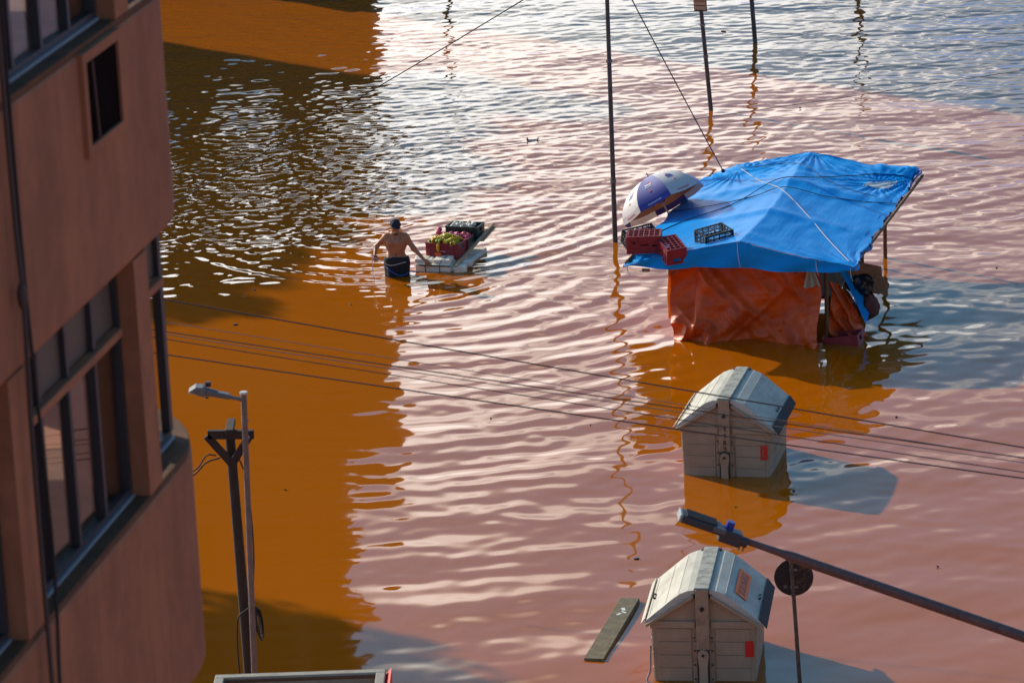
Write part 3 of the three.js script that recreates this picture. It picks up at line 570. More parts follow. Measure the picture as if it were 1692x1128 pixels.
  // orange tarpaulin front wall with slack folds, and the short bright return at its left end
  mesh('front_tarpaulin', sheet((u, v) => {
    const x = mix(0.72, 3.36, u), y = mix(1.52, -0.06, v), big = Math.sin((u * 2.2 - v * 1.6) * 5.2 + 1.2) * 0.5 + Math.sin((u * 1.5 + v * 2.3) * 4.1) * 0.5;
    const rg = n => 1 - Math.abs(2 * n - 1), cu = u * 2.6, cv = v * 1.6;
    let o = 0.10 * big * Math.sin(Math.PI * clamp(u)) * (0.3 + 0.7 * v) + 0.30 * (rg(fbm((cu * 0.80 - cv * 0.60) * 1.7 + 2, (cu * 0.60 + cv * 0.80) * 0.35, 4.5, 2)) ** 2 - 0.5) * (0.4 + u * 0.6) + 0.27 * (rg(fbm((cu * 0.70 + cv * 0.71) * 1.9, (cu * 0.71 - cv * 0.70) * 0.4 + 5, 9.5, 2)) ** 3 - 0.3) + 0.10 * (rg(fbm(cu * 1.6 + 7, cv * 2.2 + 0.6 * Math.sin(cu * 3), 2.5, 3)) ** 2 - 0.4) * v;
    o += 0.035 * (fbm(u * 7 + v * 4, v * 5 - u * 2, 6.5, 4) - 0.5) * 2;
    o += 0.15 * Math.exp(-(((u - 0.17 - 0.06 * Math.sin(v * 4)) / (u < 0.17 ? 0.03 : 0.07)) ** 2)) * sstep(0.1, 0.4, v) * sstep(1.0, 0.8, v) + 0.13 * Math.exp(-(((u - 0.27) / 0.03) ** 2)) * sstep(0.72, 0.9, v) - 0.07 * Math.exp(-(((u - 0.34 - 0.18 * v) / 0.05) ** 2)) * v;
    for (const [a, b, c, w] of [[0.14, 0.0, 0.62, 0.030], [0.98, 0.0, -0.62, 0.028]]) o += 0.035 * Math.exp(-(((u - a - c * (v - b)) / w) ** 2));
    o += 0.014 * Math.sin(u * 40 + 9 * noise3(u * 4, v * 4, 1.5)) * noise3(u * 5, v * 5, 9.5);
    const foot = 0.16 * v * v * (0.6 + 0.5 * Math.sin(u * 7));
    return V(x + 0.03 * Math.sin(v * 9 + u * 4), y, -0.55 + o + foot + 0.05 * u);
  }, 190, 110, 0.004), orangeTarp, st, { uv: true });
  mesh('left_tarpaulin', sheet((u, v) => V(0.72 - 0.05 * v - 0.05 * Math.sin(v * 5) + 0.03 * Math.sin(u * 30), mix(1.5, -0.06, v), mix(-0.52, -3.3, u) + 0.02 * Math.sin(v * 11)), 40, 20, 0.004), yellowTarp, st);
  mesh('yellow_strip', sheet((u, v) => V(mix(0.70, 0.80, u) - 0.05 * v + 0.015 * Math.sin(v * 8), mix(1.50, 0.35, v), -0.46 + 0.05 * v - 0.10 * u), 8, 24, 0.004), yellowTarp, st);
  mesh('top_strip', sheet((u, v) => V(mix(0.75, 3.35, u), mix(1.47, 1.415, v) + 0.012 * Math.sin(u * 17), -0.40), 30, 3, 0.004), yellowTarp, st);
  // slumped orange sheet at the right of the front post
  mesh('side_tarpaulin', sheet((u, v) => {
    const topx = mix(3.42, 3.78, u), topy = mix(1.05, 0.78, u) - 0.18 * u * u, x = mix(topx, mix(3.5, 4.12, u), v), y = mix(topy, -0.06 + 0.0 * u, Math.pow(v, 0.9));
    const o = 0.09 * Math.sin(u * 8 + v * 3) * v + 0.06 * (fbm(u * 6, v * 6, 3.5, 4) - 0.5) * 2 + 0.05 * Math.sin((u - v) * 14);
    return V(x + 0.04 * Math.sin(v * 7), y, mix(-0.72, -0.9, u) + o - 0.25 * u + 0.3 * v * u);
  }, 50, 40, 0.004), orangeTarp, st, { uv: true });
  mesh('blue_liner', sheet((u, v) => V(mix(3.52, 4.02, v) + 0.05 * u, mix(1.28, 0.30, v) + 0.05 * Math.sin(u * 5 + v * 4), mix(-0.9, -1.25, u)), 14, 20, 0.004), tarpMat, st, { uv: true });
  // things under the roof: shelf boards and a cardboard lining that belong to the stall
  mesh('counter', [rbox(2.4, 0.05, 1.6, 2.1, 0.42, -2.6, 0.01), box(0.06, 0.95, 0.06, 1.0, -0.1, -2.0), box(0.06, 0.95, 0.06, 3.2, -0.1, -2.0), box(0.06, 0.95, 0.06, 3.2, -0.1, -3.3), box(0.06, 0.95, 0.06, 1.0, -0.1, -3.3)], woodPost, st);
  // cords tied over the roof
  const over = (pts, r, m, name = 'roof_cord') => mesh(name, tube(pts.map(([u, v, up = 0.02]) => roofP(u, v, up)), r, 90, 6), m, st);
  over([[0.0, 0.22], [0.12, 0.36], [0.3, 0.5], [0.46, 0.66, 0.03], [0.6, 0.75], [0.78, 0.87], [0.97, 0.97]], 0.008, cord);
  over([[0.0, 0.50], [0.2, 0.52], [0.38, 0.545], [0.5, 0.575, 0.03], [0.7, 0.59], [0.86, 0.62], [1.0, 0.655]], 0.007, cord);
  over([[0.08, 0.98], [0.25, 0.92], [0.40, 0.90], [0.52, 0.83, 0.03], [0.62, 0.76], [0.78, 0.70], [0.9, 0.68]], 0.006, cord);
  over([[0.20, 0.88, 0.03], [0.35, 0.70, 0.035], [0.5, 0.55, 0.035], [0.68, 0.37], [0.84, 0.19], [0.97, 0.03]], 0.0065, paleCord, 'pale_rope');
  const knots = []; for (let i = 0; i < 11; i++) { const p = roofP(0.995, 0.05 + i * 0.085, -0.02); knots.push(place(new THREE.IcosahedronGeometry(0.03, 1).scale(1, 1.4, 1), p.x + 0.02, p.y, p.z)); }
  mesh('eyelet_knot', knots, cord, st);
  const ties = []; for (const [u, d] of [[0.02, 0.16], [0.50, 0.42], [0.84, 0.24], [0.985, 0.22]]) { const p = roofP(u, 0, -0.02); ties.push(tube([V(p.x, p.y, p.z + 0.03), V(p.x + 0.02, p.y - d * 0.5, p.z + 0.08), V(p.x + 0.05, p.y - d, p.z + 0.07)], 0.005, 12, 6)); }
  mesh('tie_cord', ties, paleCord, st);
  mesh('board_end', rbox(0.13, 0.055, 0.05, 0.42, 1.34, 0.08, 0.006), cardboard, st);
  st.updateMatrixWorld(true);

  // things hung or lying at the stall
  const put = (name, label, cat, geos, mat, opt) => { const gs = (Array.isArray(geos) ? geos : [geos]).map(g => g.applyMatrix4(st.matrixWorld)); return tag(mesh(name, gs, mat, scene, opt), label, cat); };
  put('hanging_rag', 'pale grey cloth hanging from the tarpaulin edge beside the front post', 'cloth', sheet((u, v) => { const w = 0.05 + 0.17 * v; return V(3.22 + (u - 0.5) * w * 1.35 + 0.02 * v, 1.42 - 0.38 * v - 0.03 * Math.sin(u * 6), -0.28 + 0.03 * Math.sin(u * 15) * (0.3 + v)); }, 24, 14, 0.004), S(0.36, 0.33, 0.25, 0.95));
  const bag = netSurface((x, y, z) => { const d = Math.hypot((x - 3.9) / 1.25, (y - 0.83) / 0.85, (z + 1.35)) - 0.25; return d * 0.7 + 0.20 * (fbm(x * 5, y * 6, z * 5, 4) - 0.5); }, V(3.4, 0.4, -1.8), V(4.4, 1.3, -0.9), 0.022);
  put('rubbish_bag', 'black plastic bag bulging out under the tarpaulin eave', 'bag', bag, PM(0.012, 0.012, 0.014, 0.35));
  put('cardboard_sheet', 'folded brown cardboard leaning under the tarpaulin eave', 'cardboard', sheet((u, v) => V(mix(3.62, 4.28, u), mix(1.30, 1.02, v) - 0.10 * u, -1.15 - 0.1 * v + 0.06 * Math.abs(u - 0.55)), 10, 6, 0.008), cardboard);
  put('cardboard_carton', 'bent cardboard carton flap sticking out beside the black bag', 'cardboard', sheet((u, v) => V(4.16 + 0.26 * u - 0.06 * v, 1.05 - 0.15 * u * u - 0.36 * v * (1 - 0.35 * u), -1.2 + 0.1 * u), 8, 8, 0.010), cardboard);
  const sack = netSurface((x, y, z) => Math.hypot((x - 4.03) / 0.8, (y - 0.46) / 1.2, z + 1.3) - 0.19 + 0.18 * (fbm(x * 6 + 3, y * 5, z * 6, 4) - 0.5), V(3.7, 0.1, -1.7), V(4.4, 0.9, -0.9), 0.022);
  put('cloth_sack', 'dark red-brown sack slumped below the black bag', 'sack', sack, S(0.11, 0.03, 0.02, 0.85));
}

// ------------------------------------------------------------------ plastic crates
const crateRed = mottled(256, 0.4, [0.30, 0.022, 0.032], [0.22, 0.015, 0.024], { freq: 4, vary: 0.12 }, { roughness: 0.5 });
const crateBlack = S(0.012, 0.013, 0.015, 0.45), crateGreen = mottled(256, 0.4, [0.012, 0.045, 0.032], [0.008, 0.03, 0.022], { freq: 4, vary: 0.1 }, { roughness: 0.45 });
const printMat = S(0.52, 0.34, 0.36, 0.7), blueLabel = S(0.20, 0.19, 0.62, 0.6);
function crateParts(t, w, h, d, mat, { open = false, print = true, print2 = false } = {}) {   // local: floor of the crate at y = 0; mouth at y = h
  const k = 0.014, grid = [];
  grid.push(box(w - 0.03, k, 0.03, 0, k / 2, d / 2 - 0.015), box(w - 0.03, k, 0.03, 0, k / 2, -d / 2 + 0.015));
  for (let i = 0; i <= 6; i++) grid.push(box(0.016, k, d - 0.06, -w / 2 + 0.03 + (w - 0.06) * i / 6, k / 2, 0));
  for (let i = 1; i <= 3; i++) grid.push(box(w - 0.06, k * 0.8, 0.016, 0, k / 2, -d / 2 + d * i / 4));
  mesh('floor_grid', grid, mat, t);
  for (const s of [-1, 1]) {
    if (open) {
      const rails = (len, horiz) => { const a = []; for (const y of [0.02, h * 0.38, h * 0.68, h - 0.02]) a.push([len, 0.022, y]); return a; };
      mesh('side_wall', [...rails(w).map(([l, hh, y]) => box(l, hh, 0.014, 0, y, s * (d / 2 - 0.007))), ...[-0.4, -0.2, 0, 0.2, 0.4].map(f => box(0.014, h - 0.02, 0.012, f * w, h / 2, s * (d / 2 - 0.007))), box(w * 0.5, 0.014, 0.012, -w * 0.2, h * 0.45, s * (d / 2 - 0.007), 0, 0, 0.5)], mat, t);
      mesh('end_wall', [...rails(d).map(([l, hh, y]) => box(0.014, hh, l, s * (w / 2 - 0.007), y, 0)), ...[-0.3, 0, 0.3].map(f => box(0.012, h - 0.02, 0.014, s * (w / 2 - 0.007), h / 2, f * d)), box(0.012, 0.014, d * 0.7, s * (w / 2 - 0.007), h * 0.5, 0, 0.6, 0, 0)], mat, t);
    } else {
      mesh('side_wall', [rbox(w - 0.02, h, 0.016, 0, h / 2, s * (d / 2 - 0.008), 0.005), ...[-0.36, -0.12, 0.12, 0.36].map(f => box(0.012, h * 0.9, 0.008, f * w, h / 2, s * (d / 2 + 0.003))), box(w * 0.96, 0.014, 0.008, 0, h * 0.3, s * (d / 2 + 0.003)), box(w * 0.96, 0.014, 0.008, 0, h * 0.72, s * (d / 2 + 0.003))], mat, t);
      mesh('end_wall', [rbox(0.016, h * 0.62, d - 0.02, s * (w / 2 - 0.008), h * 0.31, 0, 0.005), rbox(0.016, h * 0.16, d - 0.02, s * (w / 2 - 0.008), h * 0.92, 0, 0.005), rbox(0.016, h * 0.3, d * 0.3, s * (w / 2 - 0.008), h * 0.7, d * 0.34, 0.005), rbox(0.016, h * 0.3, d * 0.3, s * (w / 2 - 0.008), h * 0.7, -d * 0.34, 0.005)], mat, t);
    }
  }
  mesh('mouth_rim', [rbox(w + 0.02, 0.024, 0.026, 0, h - 0.012, d / 2, 0.006), rbox(w + 0.02, 0.024, 0.026, 0, h - 0.012, -d / 2, 0.006), rbox(0.026, 0.024, d - 0.02, w / 2, h - 0.012, 0, 0.006), rbox(0.026, 0.024, d - 0.02, -w / 2, h - 0.012, 0, 0.006)], mat, t);
  mesh('corner_post', [-1, 1].flatMap(a => [-1, 1].map(b => rbox(0.04, h - 0.005, 0.04, a * (w / 2 - 0.018), h / 2, b * (d / 2 - 0.018), 0.008))), mat, t);
  if (print) mesh('print', [...Array.from({ length: 6 }, (_, i) => box(0.012, 0.022 - 0.005 * (i % 2), 0.003, -0.05 + i * 0.017, h * 0.5, d / 2 + 0.0085)), box(0.022, 0.024, 0.003, 0.06, h * 0.5, d / 2 + 0.0085)], printMat, t);
  if (print2) mesh('blue_label', [box(0.075, 0.024, 0.003, w * 0.30, h * 0.54, d / 2 + 0.0085), box(0.055, 0.02, 0.003, -w * 0.28, h * 0.36, d / 2 + 0.0085)], blueLabel, t);
  return t;
}
function upturned(label, [x, y, z], theta, tiltx, tiltz, w, h, d, mat, o) {   // crate lying mouth down: y is its lower rim
  const t = thing('plastic_crate', label, 'crate', [x, y, z], theta, 'crates weighing down the blue tarpaulin');
  t.rotation.order = 'YXZ'; t.rotation.x = tiltx; t.rotation.z = tiltz;
  const inner = new THREE.Group(); crateParts(inner, w, h, d, mat, o);
  for (const c of [...inner.children]) { c.geometry.applyMatrix4(new THREE.Matrix4().makeRotationX(Math.PI).premultiply(new THREE.Matrix4().makeTranslation(0, h, 0))); if (c.name.includes('print') || c.name.includes('label')) c.geometry.applyMatrix4(new THREE.Matrix4().makeScale(1, 1, -1)); t.add(c); }
  return t;
}
upturned('maroon plastic crate upside down at the tarpaulin corner, long side out', [2.36, 1.60, -62.42], 6, 0.10, 0.02, 0.60, 0.31, 0.38, crateRed, { print2: true });
upturned('maroon plastic crate upside down, its short end out, next to the corner crate', [2.80, 1.535, -62.10], 74, 0.06, -0.20, 0.56, 0.28, 0.36, crateRed, {});
upturned('black lattice crate tilted on its edge behind the maroon corner crate', [2.30, 1.58, -62.95], -24, 0.42, 0.10, 0.58, 0.24, 0.36, crateBlack, { open: true, print: false });
upturned('black lattice crate upside down alone on the tarpaulin slope', [3.56, 1.665, -62.42], -26, 0.12, 0.10, 0.56, 0.25, 0.40, crateBlack, { open: true, print: false });
{
  const t = thing('plastic_crate', 'maroon crate half sunk at the foot of the slumped orange sheet', 'crate', [5.72, -0.20, -61.72], 20, 'crates at the stall foot');
  t.rotation.z = 0.16; crateParts(t, 0.62, 0.34, 0.38, crateRed, { print: true });
}

// ------------------------------------------------------------------ beach umbrella tipped against the stall
{
  const t = thing('beach_umbrella', 'tipped blue and white beach umbrella at the left edge of the tarpaulin', 'umbrella', [2.80, 1.68, -65.55]);
  const axis = V(-0.42, 0.80, -0.36).normalize(); t.quaternion.setFromUnitVectors(V(0, 1, 0), axis);
  const Rm = 0.80, n = 8, off = 1.34, H = 0.47;
  const blue = PM(0.045, 0.055, 0.36, 0.6, { transmission: 0.3, thickness: 0, side: THREE.DoubleSide }), white = PM(0.78, 0.74, 0.72, 0.6, { transmission: 0.38, thickness: 0, side: THREE.DoubleSide });
  const liningM = S(0.40, 0.27, 0.18, 0.85);
  const prof = s => V(Rm * Math.sin(s * 1.24) / Math.sin(1.24), H * (Math.cos(s * 1.24) - Math.cos(1.24)) / (1 - Math.cos(1.24)), 0);
  for (let i = 0; i < n; i++) {
    const a0 = off + i * 2 * Math.PI / n, a1 = a0 + 2 * Math.PI / n, m = i % 2 ? white : blue;
    const at = (u, s) => { const p = prof(s), c = 1 - 0.075 * s * Math.sin(Math.PI * u), A = mix(a0, a1, u); const flat = Math.cos(Math.PI / n) / Math.cos((u - 0.5) * 2 * Math.PI / n); return V(Math.cos(A) * p.x * mix(1, flat, 0.9), p.y - 0.018 * Math.sin(Math.PI * u) * s, Math.sin(A) * p.x * mix(1, flat, 0.9)); };
    const panel = mesh('canopy_panel', sheet((u, v) => at(u, Math.max(0.02, v)), 10, 16, 0.003), m, t, { label: i % 2 ? 'white panel' : 'blue panel' });
    mesh('lining', sheet((u, v) => { const p = at(u, Math.max(0.02, v)); return V(p.x * 0.985, p.y - 0.012, p.z * 0.985); }, 8, 10, 0.003), liningM, panel);
    mesh('valance', sheet((u, v) => { const p = at(u, 1); return V(p.x * (1 + 0.035 * v), p.y - 0.115 * v, p.z * (1 + 0.035 * v)); }, 10, 3, 0.003), m, panel);
    // printed marks: a block of lettering high on the panel, a line on the valance
    const dot = (u, s, w, h, mat) => { const q = at(u, s), r = at(u, s + 0.02), e = at(u + 0.02, s), nn = e.clone().sub(q).cross(r.clone().sub(q)).normalize(); if (nn.y < 0) nn.negate(); const g = new THREE.BoxGeometry(w, 0.003, h), X = e.sub(q).normalize(), Z = X.clone().cross(nn); g.applyMatrix4(new THREE.Matrix4().makeBasis(X, nn, Z)); return g.translate(q.x + nn.x * 0.006, q.y + nn.y * 0.006, q.z + nn.z * 0.006); };
    const pale = S(0.6, 0.58, 0.66, 0.7), red = S(0.55, 0.06, 0.05, 0.7), onBlue = i % 2 === 0;
    mesh('panel_print', [0.38, 0.44, 0.5, 0.56, 0.62].flatMap(u => [dot(u, 0.60, 0.022, 0.05, 0), dot(u + 0.01, 0.665, 0.02, 0.03, 0)]), onBlue ? pale : blue, panel);
    mesh('panel_mark', [dot(0.47, 0.53, 0.05, 0.03), dot(0.5, 0.80, 0.04, 0.03)], red, panel);
    mesh('valance_print', Array.from({ length: 10 }, (_, k) => { const p = at(0.3 + k * 0.045, 1), q = at(0.31 + k * 0.045, 1), an = Math.atan2(q.z - p.z, q.x - p.x); return place(new THREE.BoxGeometry(0.016, 0.022, 0.003), p.x * 1.03, p.y - 0.06, p.z * 1.03, 0, -an, 0); }), onBlue ? pale : red, panel);
    const e = at(0, 1), mid = at(0, 0.5), top = V(0, H - 0.03, 0);
    const rib = mesh('rib', [bar(top, V(mid.x, mid.y - 0.012, mid.z), 0.006, 0.006, 6), bar(V(mid.x, mid.y - 0.012, mid.z), V(e.x, e.y - 0.01, e.z), 0.006, 0.005, 6)], S(0.05, 0.045, 0.04, 0.5), t);
    mesh('stretcher', bar(V(0, -0.08, 0), V(mid.x, mid.y - 0.015, mid.z), 0.005, 0.005, 6), S(0.05, 0.045, 0.04, 0.5), rib);
  }
  mesh('pole', [bar(V(0, -1.1, 0), V(0, H, 0), 0.016, 0.016, 12), place(new THREE.CylinderGeometry(0.03, 0.03, 0.06, 12), 0, -0.08, 0)], S(0.45, 0.45, 0.46, 0.4), t);
  mesh('ferrule', [bar(V(0, H - 0.01, 0), V(0, H + 0.09, 0), 0.016, 0.010, 10), place(new THREE.CylinderGeometry(0.045, 0.05, 0.02, 14), 0, H + 0.004, 0)], S(0.28, 0.28, 0.32, 0.5), t);
}

// ------------------------------------------------------------------ person wading with the raft
{
  const gx = MAN[0], gz = MAN[1];
  const t = thing('person', 'bare-chested person in a dark cap and dark shorts wading and pulling the raft', 'person', [gx, 0, gz], 4);
  const skin = mottled(256, 0.5, [0.44, 0.185, 0.08], [0.37, 0.145, 0.06], { freq: 5, vary: 0.1 }, { roughness: 0.5 });
  // joints in metres above the water line; x to the viewer's right, z towards the viewer
  const torso = [cap(-0.085, 0.30, -0.01, 0.085, 0.30, -0.01, 0.125, 0.125, 1, 0.85), cap(0, 0.36, -0.005, 0, 0.50, 0.0, 0.135, 0.14, 1.05, 0.78), cap(-0.07, 0.62, 0.005, 0.07, 0.62, 0.005, 0.135, 0.135, 1, 0.82), cap(-0.155, 0.735, 0.0, 0.155, 0.735, 0.0, 0.082, 0.082, 1, 0.95), cap(-0.085, 0.655, 0.075, -0.06, 0.67, 0.075, 0.055, 0.05), cap(0.085, 0.655, 0.075, 0.06, 0.67, 0.075, 0.055, 0.05), cap(-0.10, 0.785, -0.02, 0.10, 0.785, -0.02, 0.05, 0.05)];
  const legs = [cap(-0.095, 0.24, -0.01, -0.11, -0.17, 0.06, 0.098, 0.062), cap(-0.11, -0.17, 0.06, -0.11, -0.57, 0.0, 0.06, 0.038), cap(-0.11, -0.60, 0.0, -0.12, -0.615, 0.15, 0.04, 0.028), cap(0.095, 0.24, -0.01, 0.11, -0.17, -0.03, 0.098, 0.062), cap(0.11, -0.17, -0.03, 0.11, -0.57, -0.14, 0.06, 0.038), cap(0.11, -0.60, -0.14, 0.12, -0.615, 0.01, 0.04, 0.028)];
  const SL = [-0.185, 0.755, 0.0], EL = [-0.375, 0.565, -0.03], HL = [-0.385, 0.455, 0.185], SR = [0.185, 0.755, 0.0], ER = [0.335, 0.525, 0.05], HR = [0.515, 0.345, 0.14];
  const arms = [cap(...SL, ...EL, 0.062, 0.044), cap(...EL, ...HL, 0.045, 0.028), cap(...SR, ...ER, 0.062, 0.044), cap(...ER, ...HR, 0.045, 0.028)];
  const neck = [cap(0, 0.78, 0.0, 0.0, 0.885, 0.045, 0.062, 0.056)];
  const all = [...torso, ...legs, ...neck];
  const bodyF = (x, y, z) => { let d = 9; for (const f of all) d = sminK(d, f(x, y, z), 0.07); for (const f of arms) d = sminK(d, f(x, y, z), 0.05); return d; };
  const bodyG = netSurface(bodyF, V(-0.47, -0.66, -0.24), V(0.60, 0.93, 0.27), 0.013);
  // head bent down and a little to his left: own finer grid
  const headC = V(0.012, 0.955, 0.085), headQ = new THREE.Quaternion().setFromEuler(new THREE.Euler(0.26, 0.18, -0.05, 'YXZ')), inv = headQ.clone().invert(), q = V(0, 0, 0);
  const hp = [cap(0, 0.03, -0.02, 0, 0.02, 0.01, 0.088, 0.085, 0.88, 1), cap(0, -0.04, 0.025, 0, -0.075, 0.055, 0.06, 0.04, 1.05, 1), cap(0, 0.0, 0.075, 0, 0.005, 0.085, 0.03, 0.03, 1.6, 1), cap(0, 0.005, 0.088, 0, -0.028, 0.108, 0.012, 0.017), cap(-0.02, -0.058, 0.088, 0.02, -0.058, 0.088, 0.012, 0.012), cap(-0.078, 0.0, -0.01, -0.084, -0.03, -0.012, 0.018, 0.012, 0.5, 1), cap(0.078, 0.0, -0.01, 0.084, -0.03, -0.012, 0.018, 0.012, 0.5, 1), cap(0, -0.06, -0.03, 0, -0.12, -0.05, 0.055, 0.055)];
  const eyes = [cap(-0.032, -0.002, 0.083, -0.028, -0.002, 0.083, 0.013, 0.013), cap(0.032, -0.002, 0.083, 0.028, -0.002, 0.083, 0.013, 0.013)];
  const headF = (x, y, z) => { q.set(x - headC.x, y - headC.y, z - headC.z).applyQuaternion(inv).multiplyScalar(0.9); let d = 9; for (const f of hp) d = sminK(d, f(q.x, q.y, q.z), 0.02); for (const f of eyes) d = Math.max(d, -(f(q.x, q.y, q.z))); for (const f of eyes) d = sminK(d, f(q.x, q.y, q.z - -0.006) + 0.004, 0.004); return d; };
  const headG = netSurface(headF, V(-0.15, 0.79, -0.09), V(0.17, 1.12, 0.26), 0.006);
  // hands: palm, four fingers and a thumb; local x to the thumb side, -y along the fingers, z out of the palm
  const hand = (at, e, curl, s) => {
    const Q = new THREE.Quaternion().setFromEuler(e), I = Q.clone().invert(), w = V(0, 0, 0), fs = [];
    const palm = [cap(-0.022, -0.03, 0, 0.022, -0.03, 0, 0.022, 0.022, 1, 0.62), cap(-0.024, -0.07, 0, 0.024, -0.07, 0, 0.02, 0.02, 1, 0.62), cap(0, 0.02, 0, 0, -0.03, 0, 0.024, 0.027, 1, 0.7)];
    for (const [x, l, k] of [[0.030, 0.85, 0.9], [0.010, 1, 1], [-0.011, 0.93, 1.05], [-0.031, 0.74, 1.15]]) {
      let y = -0.083, z = 0, a = 0.25 * curl; const seg = [0.04, 0.027, 0.022], out = [];
      for (let i = 0; i < 3; i++) { a += curl * k * (i ? 0.75 : 0.3); const L = seg[i] * l, y2 = y - Math.cos(a) * L, z2 = z + Math.sin(a) * L; out.push(cap(x, y, z, x, y2, z2, 0.0095 - 0.0009 * i, 0.0088 - 0.001 * i)); y = y2; z = z2; }
      fs.push(out);
    }
    fs.push([cap(s * 0.026, -0.022, 0.004, s * 0.052, -0.052, 0.022, 0.013, 0.011), cap(s * 0.052, -0.052, 0.022, s * 0.055, -0.082, 0.038, 0.0105, 0.0085)]);
    const f = (x, y, z) => { w.set(x - at.x, y - at.y, z - at.z).applyQuaternion(I); let d = 9; for (const p of palm) d = sminK(d, p(w.x, w.y, w.z), 0.016); for (const g of fs) { let m = 9; for (const p of g) m = sminK(m, p(w.x, w.y, w.z), 0.004); d = sminK(d, m, 0.004); } return d; };
    return netSurface(f, at.clone().addScalar(-0.16), at.clone().addScalar(0.16), 0.0042);
  };
  const handL = hand(V(...HL).add(V(0, -0.01, 0.012)), new THREE.Euler(0.7, 0.4, 0), 1.25, 1), handR = hand(V(...HR).add(V(0.012, -0.010, 0.006)), new THREE.Euler(-0.55, 0.3, 0.85), 0.45, -1);
  mesh('body', [bodyG, headG, handL, handR], skin, t);
  // shorts: the hips and thighs let out, with a hem below the water line
  const pants = [...torso.slice(0, 2), legs[0], legs[3]];
  const shortsF = (x, y, z) => { let d = 9; for (const f of pants) d = sminK(d, f(x, y, z), 0.10); const loose = 0.014 + 0.035 * sstep(0.3, -0.05, y) + 0.010 * Math.sin(Math.atan2(z, Math.abs(x) - 0.1) * 5 + y * 9) * sstep(0.34, 0.1, y); return Math.max(d - loose, y - 0.375 - 0.012 * Math.cos(x * 9), -y - 0.16); };
  mesh('shorts', netSurface(shortsF, V(-0.34, -0.2, -0.28), V(0.34, 0.42, 0.28), 0.012), S(0.010, 0.012, 0.018, 0.85), t);
  mesh('waistband', tube(Array.from({ length: 24 }, (_, i) => { const a = i / 24 * 6.2832; return V(0.163 * Math.cos(a), 0.372 - 0.008 * Math.cos(a * 2), 0.128 * Math.sin(a) - 0.004); }), 0.012, 60, 6, true), S(0.014, 0.016, 0.024, 0.8), t);
  // cap, beard, brows, necklace
  const hat = (x, y, z) => { q.set(x - headC.x, y - headC.y, z - headC.z).applyQuaternion(inv).multiplyScalar(0.9); const sh = Math.hypot(q.x / 0.93, (q.y - 0.035) * 0.95, q.z + 0.008) - 0.103 - 0.004 * Math.sin(Math.atan2(q.x, q.z) * 6); return Math.max(sh, 0.040 - q.y + 0.28 * q.z * (q.z > 0 ? 0.2 : 0.6)); };
  const capM = S(0.014, 0.017, 0.035, 0.85), cp = mesh('cap', netSurface(hat, V(-0.16, 0.88, -0.14), V(0.18, 1.17, 0.27), 0.0065), capM, t);
  const bl = (x, y, z) => { q.set(x - headC.x, y - headC.y, z - headC.z).applyQuaternion(inv).multiplyScalar(0.9); return Math.max(Math.hypot(q.x / 0.075, (q.z - 0.075) / 0.065) - 1, Math.abs(q.y - 0.044 - 0.1 * (q.z - 0.1) + 2.2 * q.x * q.x) / 0.007 - 1, 0.05 - q.z) * 0.006; };
  mesh('cap_brim', netSurface(bl, V(-0.15, 0.83, -0.04), V(0.17, 1.14, 0.30), 0.0055), capM, cp);
  const bd = (x, y, z) => { const d = headF(x, y, z) - 0.004; q.set(x - headC.x, y - headC.y, z - headC.z).applyQuaternion(inv).multiplyScalar(0.9); const jaw = Math.max(q.y + 0.062 + 0.4 * Math.abs(q.x) - 0.012, -0.135 - q.y, 0.012 - q.z), mouth = Math.hypot(q.x / 1.6, q.y + 0.060, (q.z - 0.10) * 0.5) - 0.010; return Math.max(d, jaw, -mouth); };
  mesh('beard', netSurface(bd, V(-0.12, 0.82, 0.0), V(0.14, 1.0, 0.24), 0.005), S(0.05, 0.032, 0.022, 0.95), t);
  mesh('necklace', tube([V(-0.075, 0.835, -0.01), V(-0.07, 0.79, 0.055), V(-0.03, 0.72, 0.118), V(0.005, 0.675, 0.128), V(0.035, 0.72, 0.118), V(0.075, 0.79, 0.055), V(0.075, 0.835, -0.01)], 0.0055, 40, 6), S(0.42, 0.38, 0.33, 0.5), t);
  mesh('nipple', [-1, 1].map(s => place(new THREE.SphereGeometry(0.019, 10, 8).scale(1, 1, 0.4), s * 0.088, 0.648, 0.126)), S(0.11, 0.045, 0.03, 0.6), t);
  mesh('navel', place(new THREE.SphereGeometry(0.015, 10, 8).scale(0.8, 1.4, 0.4), 0, 0.44, 0.107), S(0.08, 0.03, 0.02, 0.7), t);
  // cords: pale tow rope held in one hand, blue cord round the shorts
  t.updateMatrixWorld(true);
  const W2 = p => p.applyMatrix4(t.matrixWorld);
  const rope = thing('tow_rope', 'thin pale rope looping from the hand of the wading person into the water', 'rope');
  mesh('strand', tube([V(0.18, 0.30, 0.13), V(-0.12, 0.26, 0.20), V(-0.26, 0.36, 0.24), V(-0.385, 0.415, 0.235), V(-0.42, 0.42, 0.22), V(-0.43, 0.30, 0.22), V(-0.435, 0.1, 0.2), V(-0.40, -0.06, 0.2)].map(W2), 0.007, 70, 6), paleCord, rope);
  mesh('loose_end', tube([V(-0.40, 0.43, 0.22), V(-0.44, 0.50, 0.22), V(-0.43, 0.44, 0.25), V(-0.39, 0.42, 0.26)].map(W2), 0.007, 24, 6), paleCord, rope);
  const bc = mesh('blue_cord', tube([V(-0.20, 0.215, 0.04), V(-0.15, 0.17, 0.145), V(-0.04, 0.10, 0.185), V(0.06, 0.055, 0.175), V(0.16, 0.06, 0.15), V(0.235, 0.09, 0.05), V(0.40, 0.06, 0.02)].map(W2), 0.011, 60, 6), S(0.01, 0.09, 0.36, 0.6), scene);
  tag(bc, 'blue cord tied across the dark shorts of the wading person', 'cord');
}

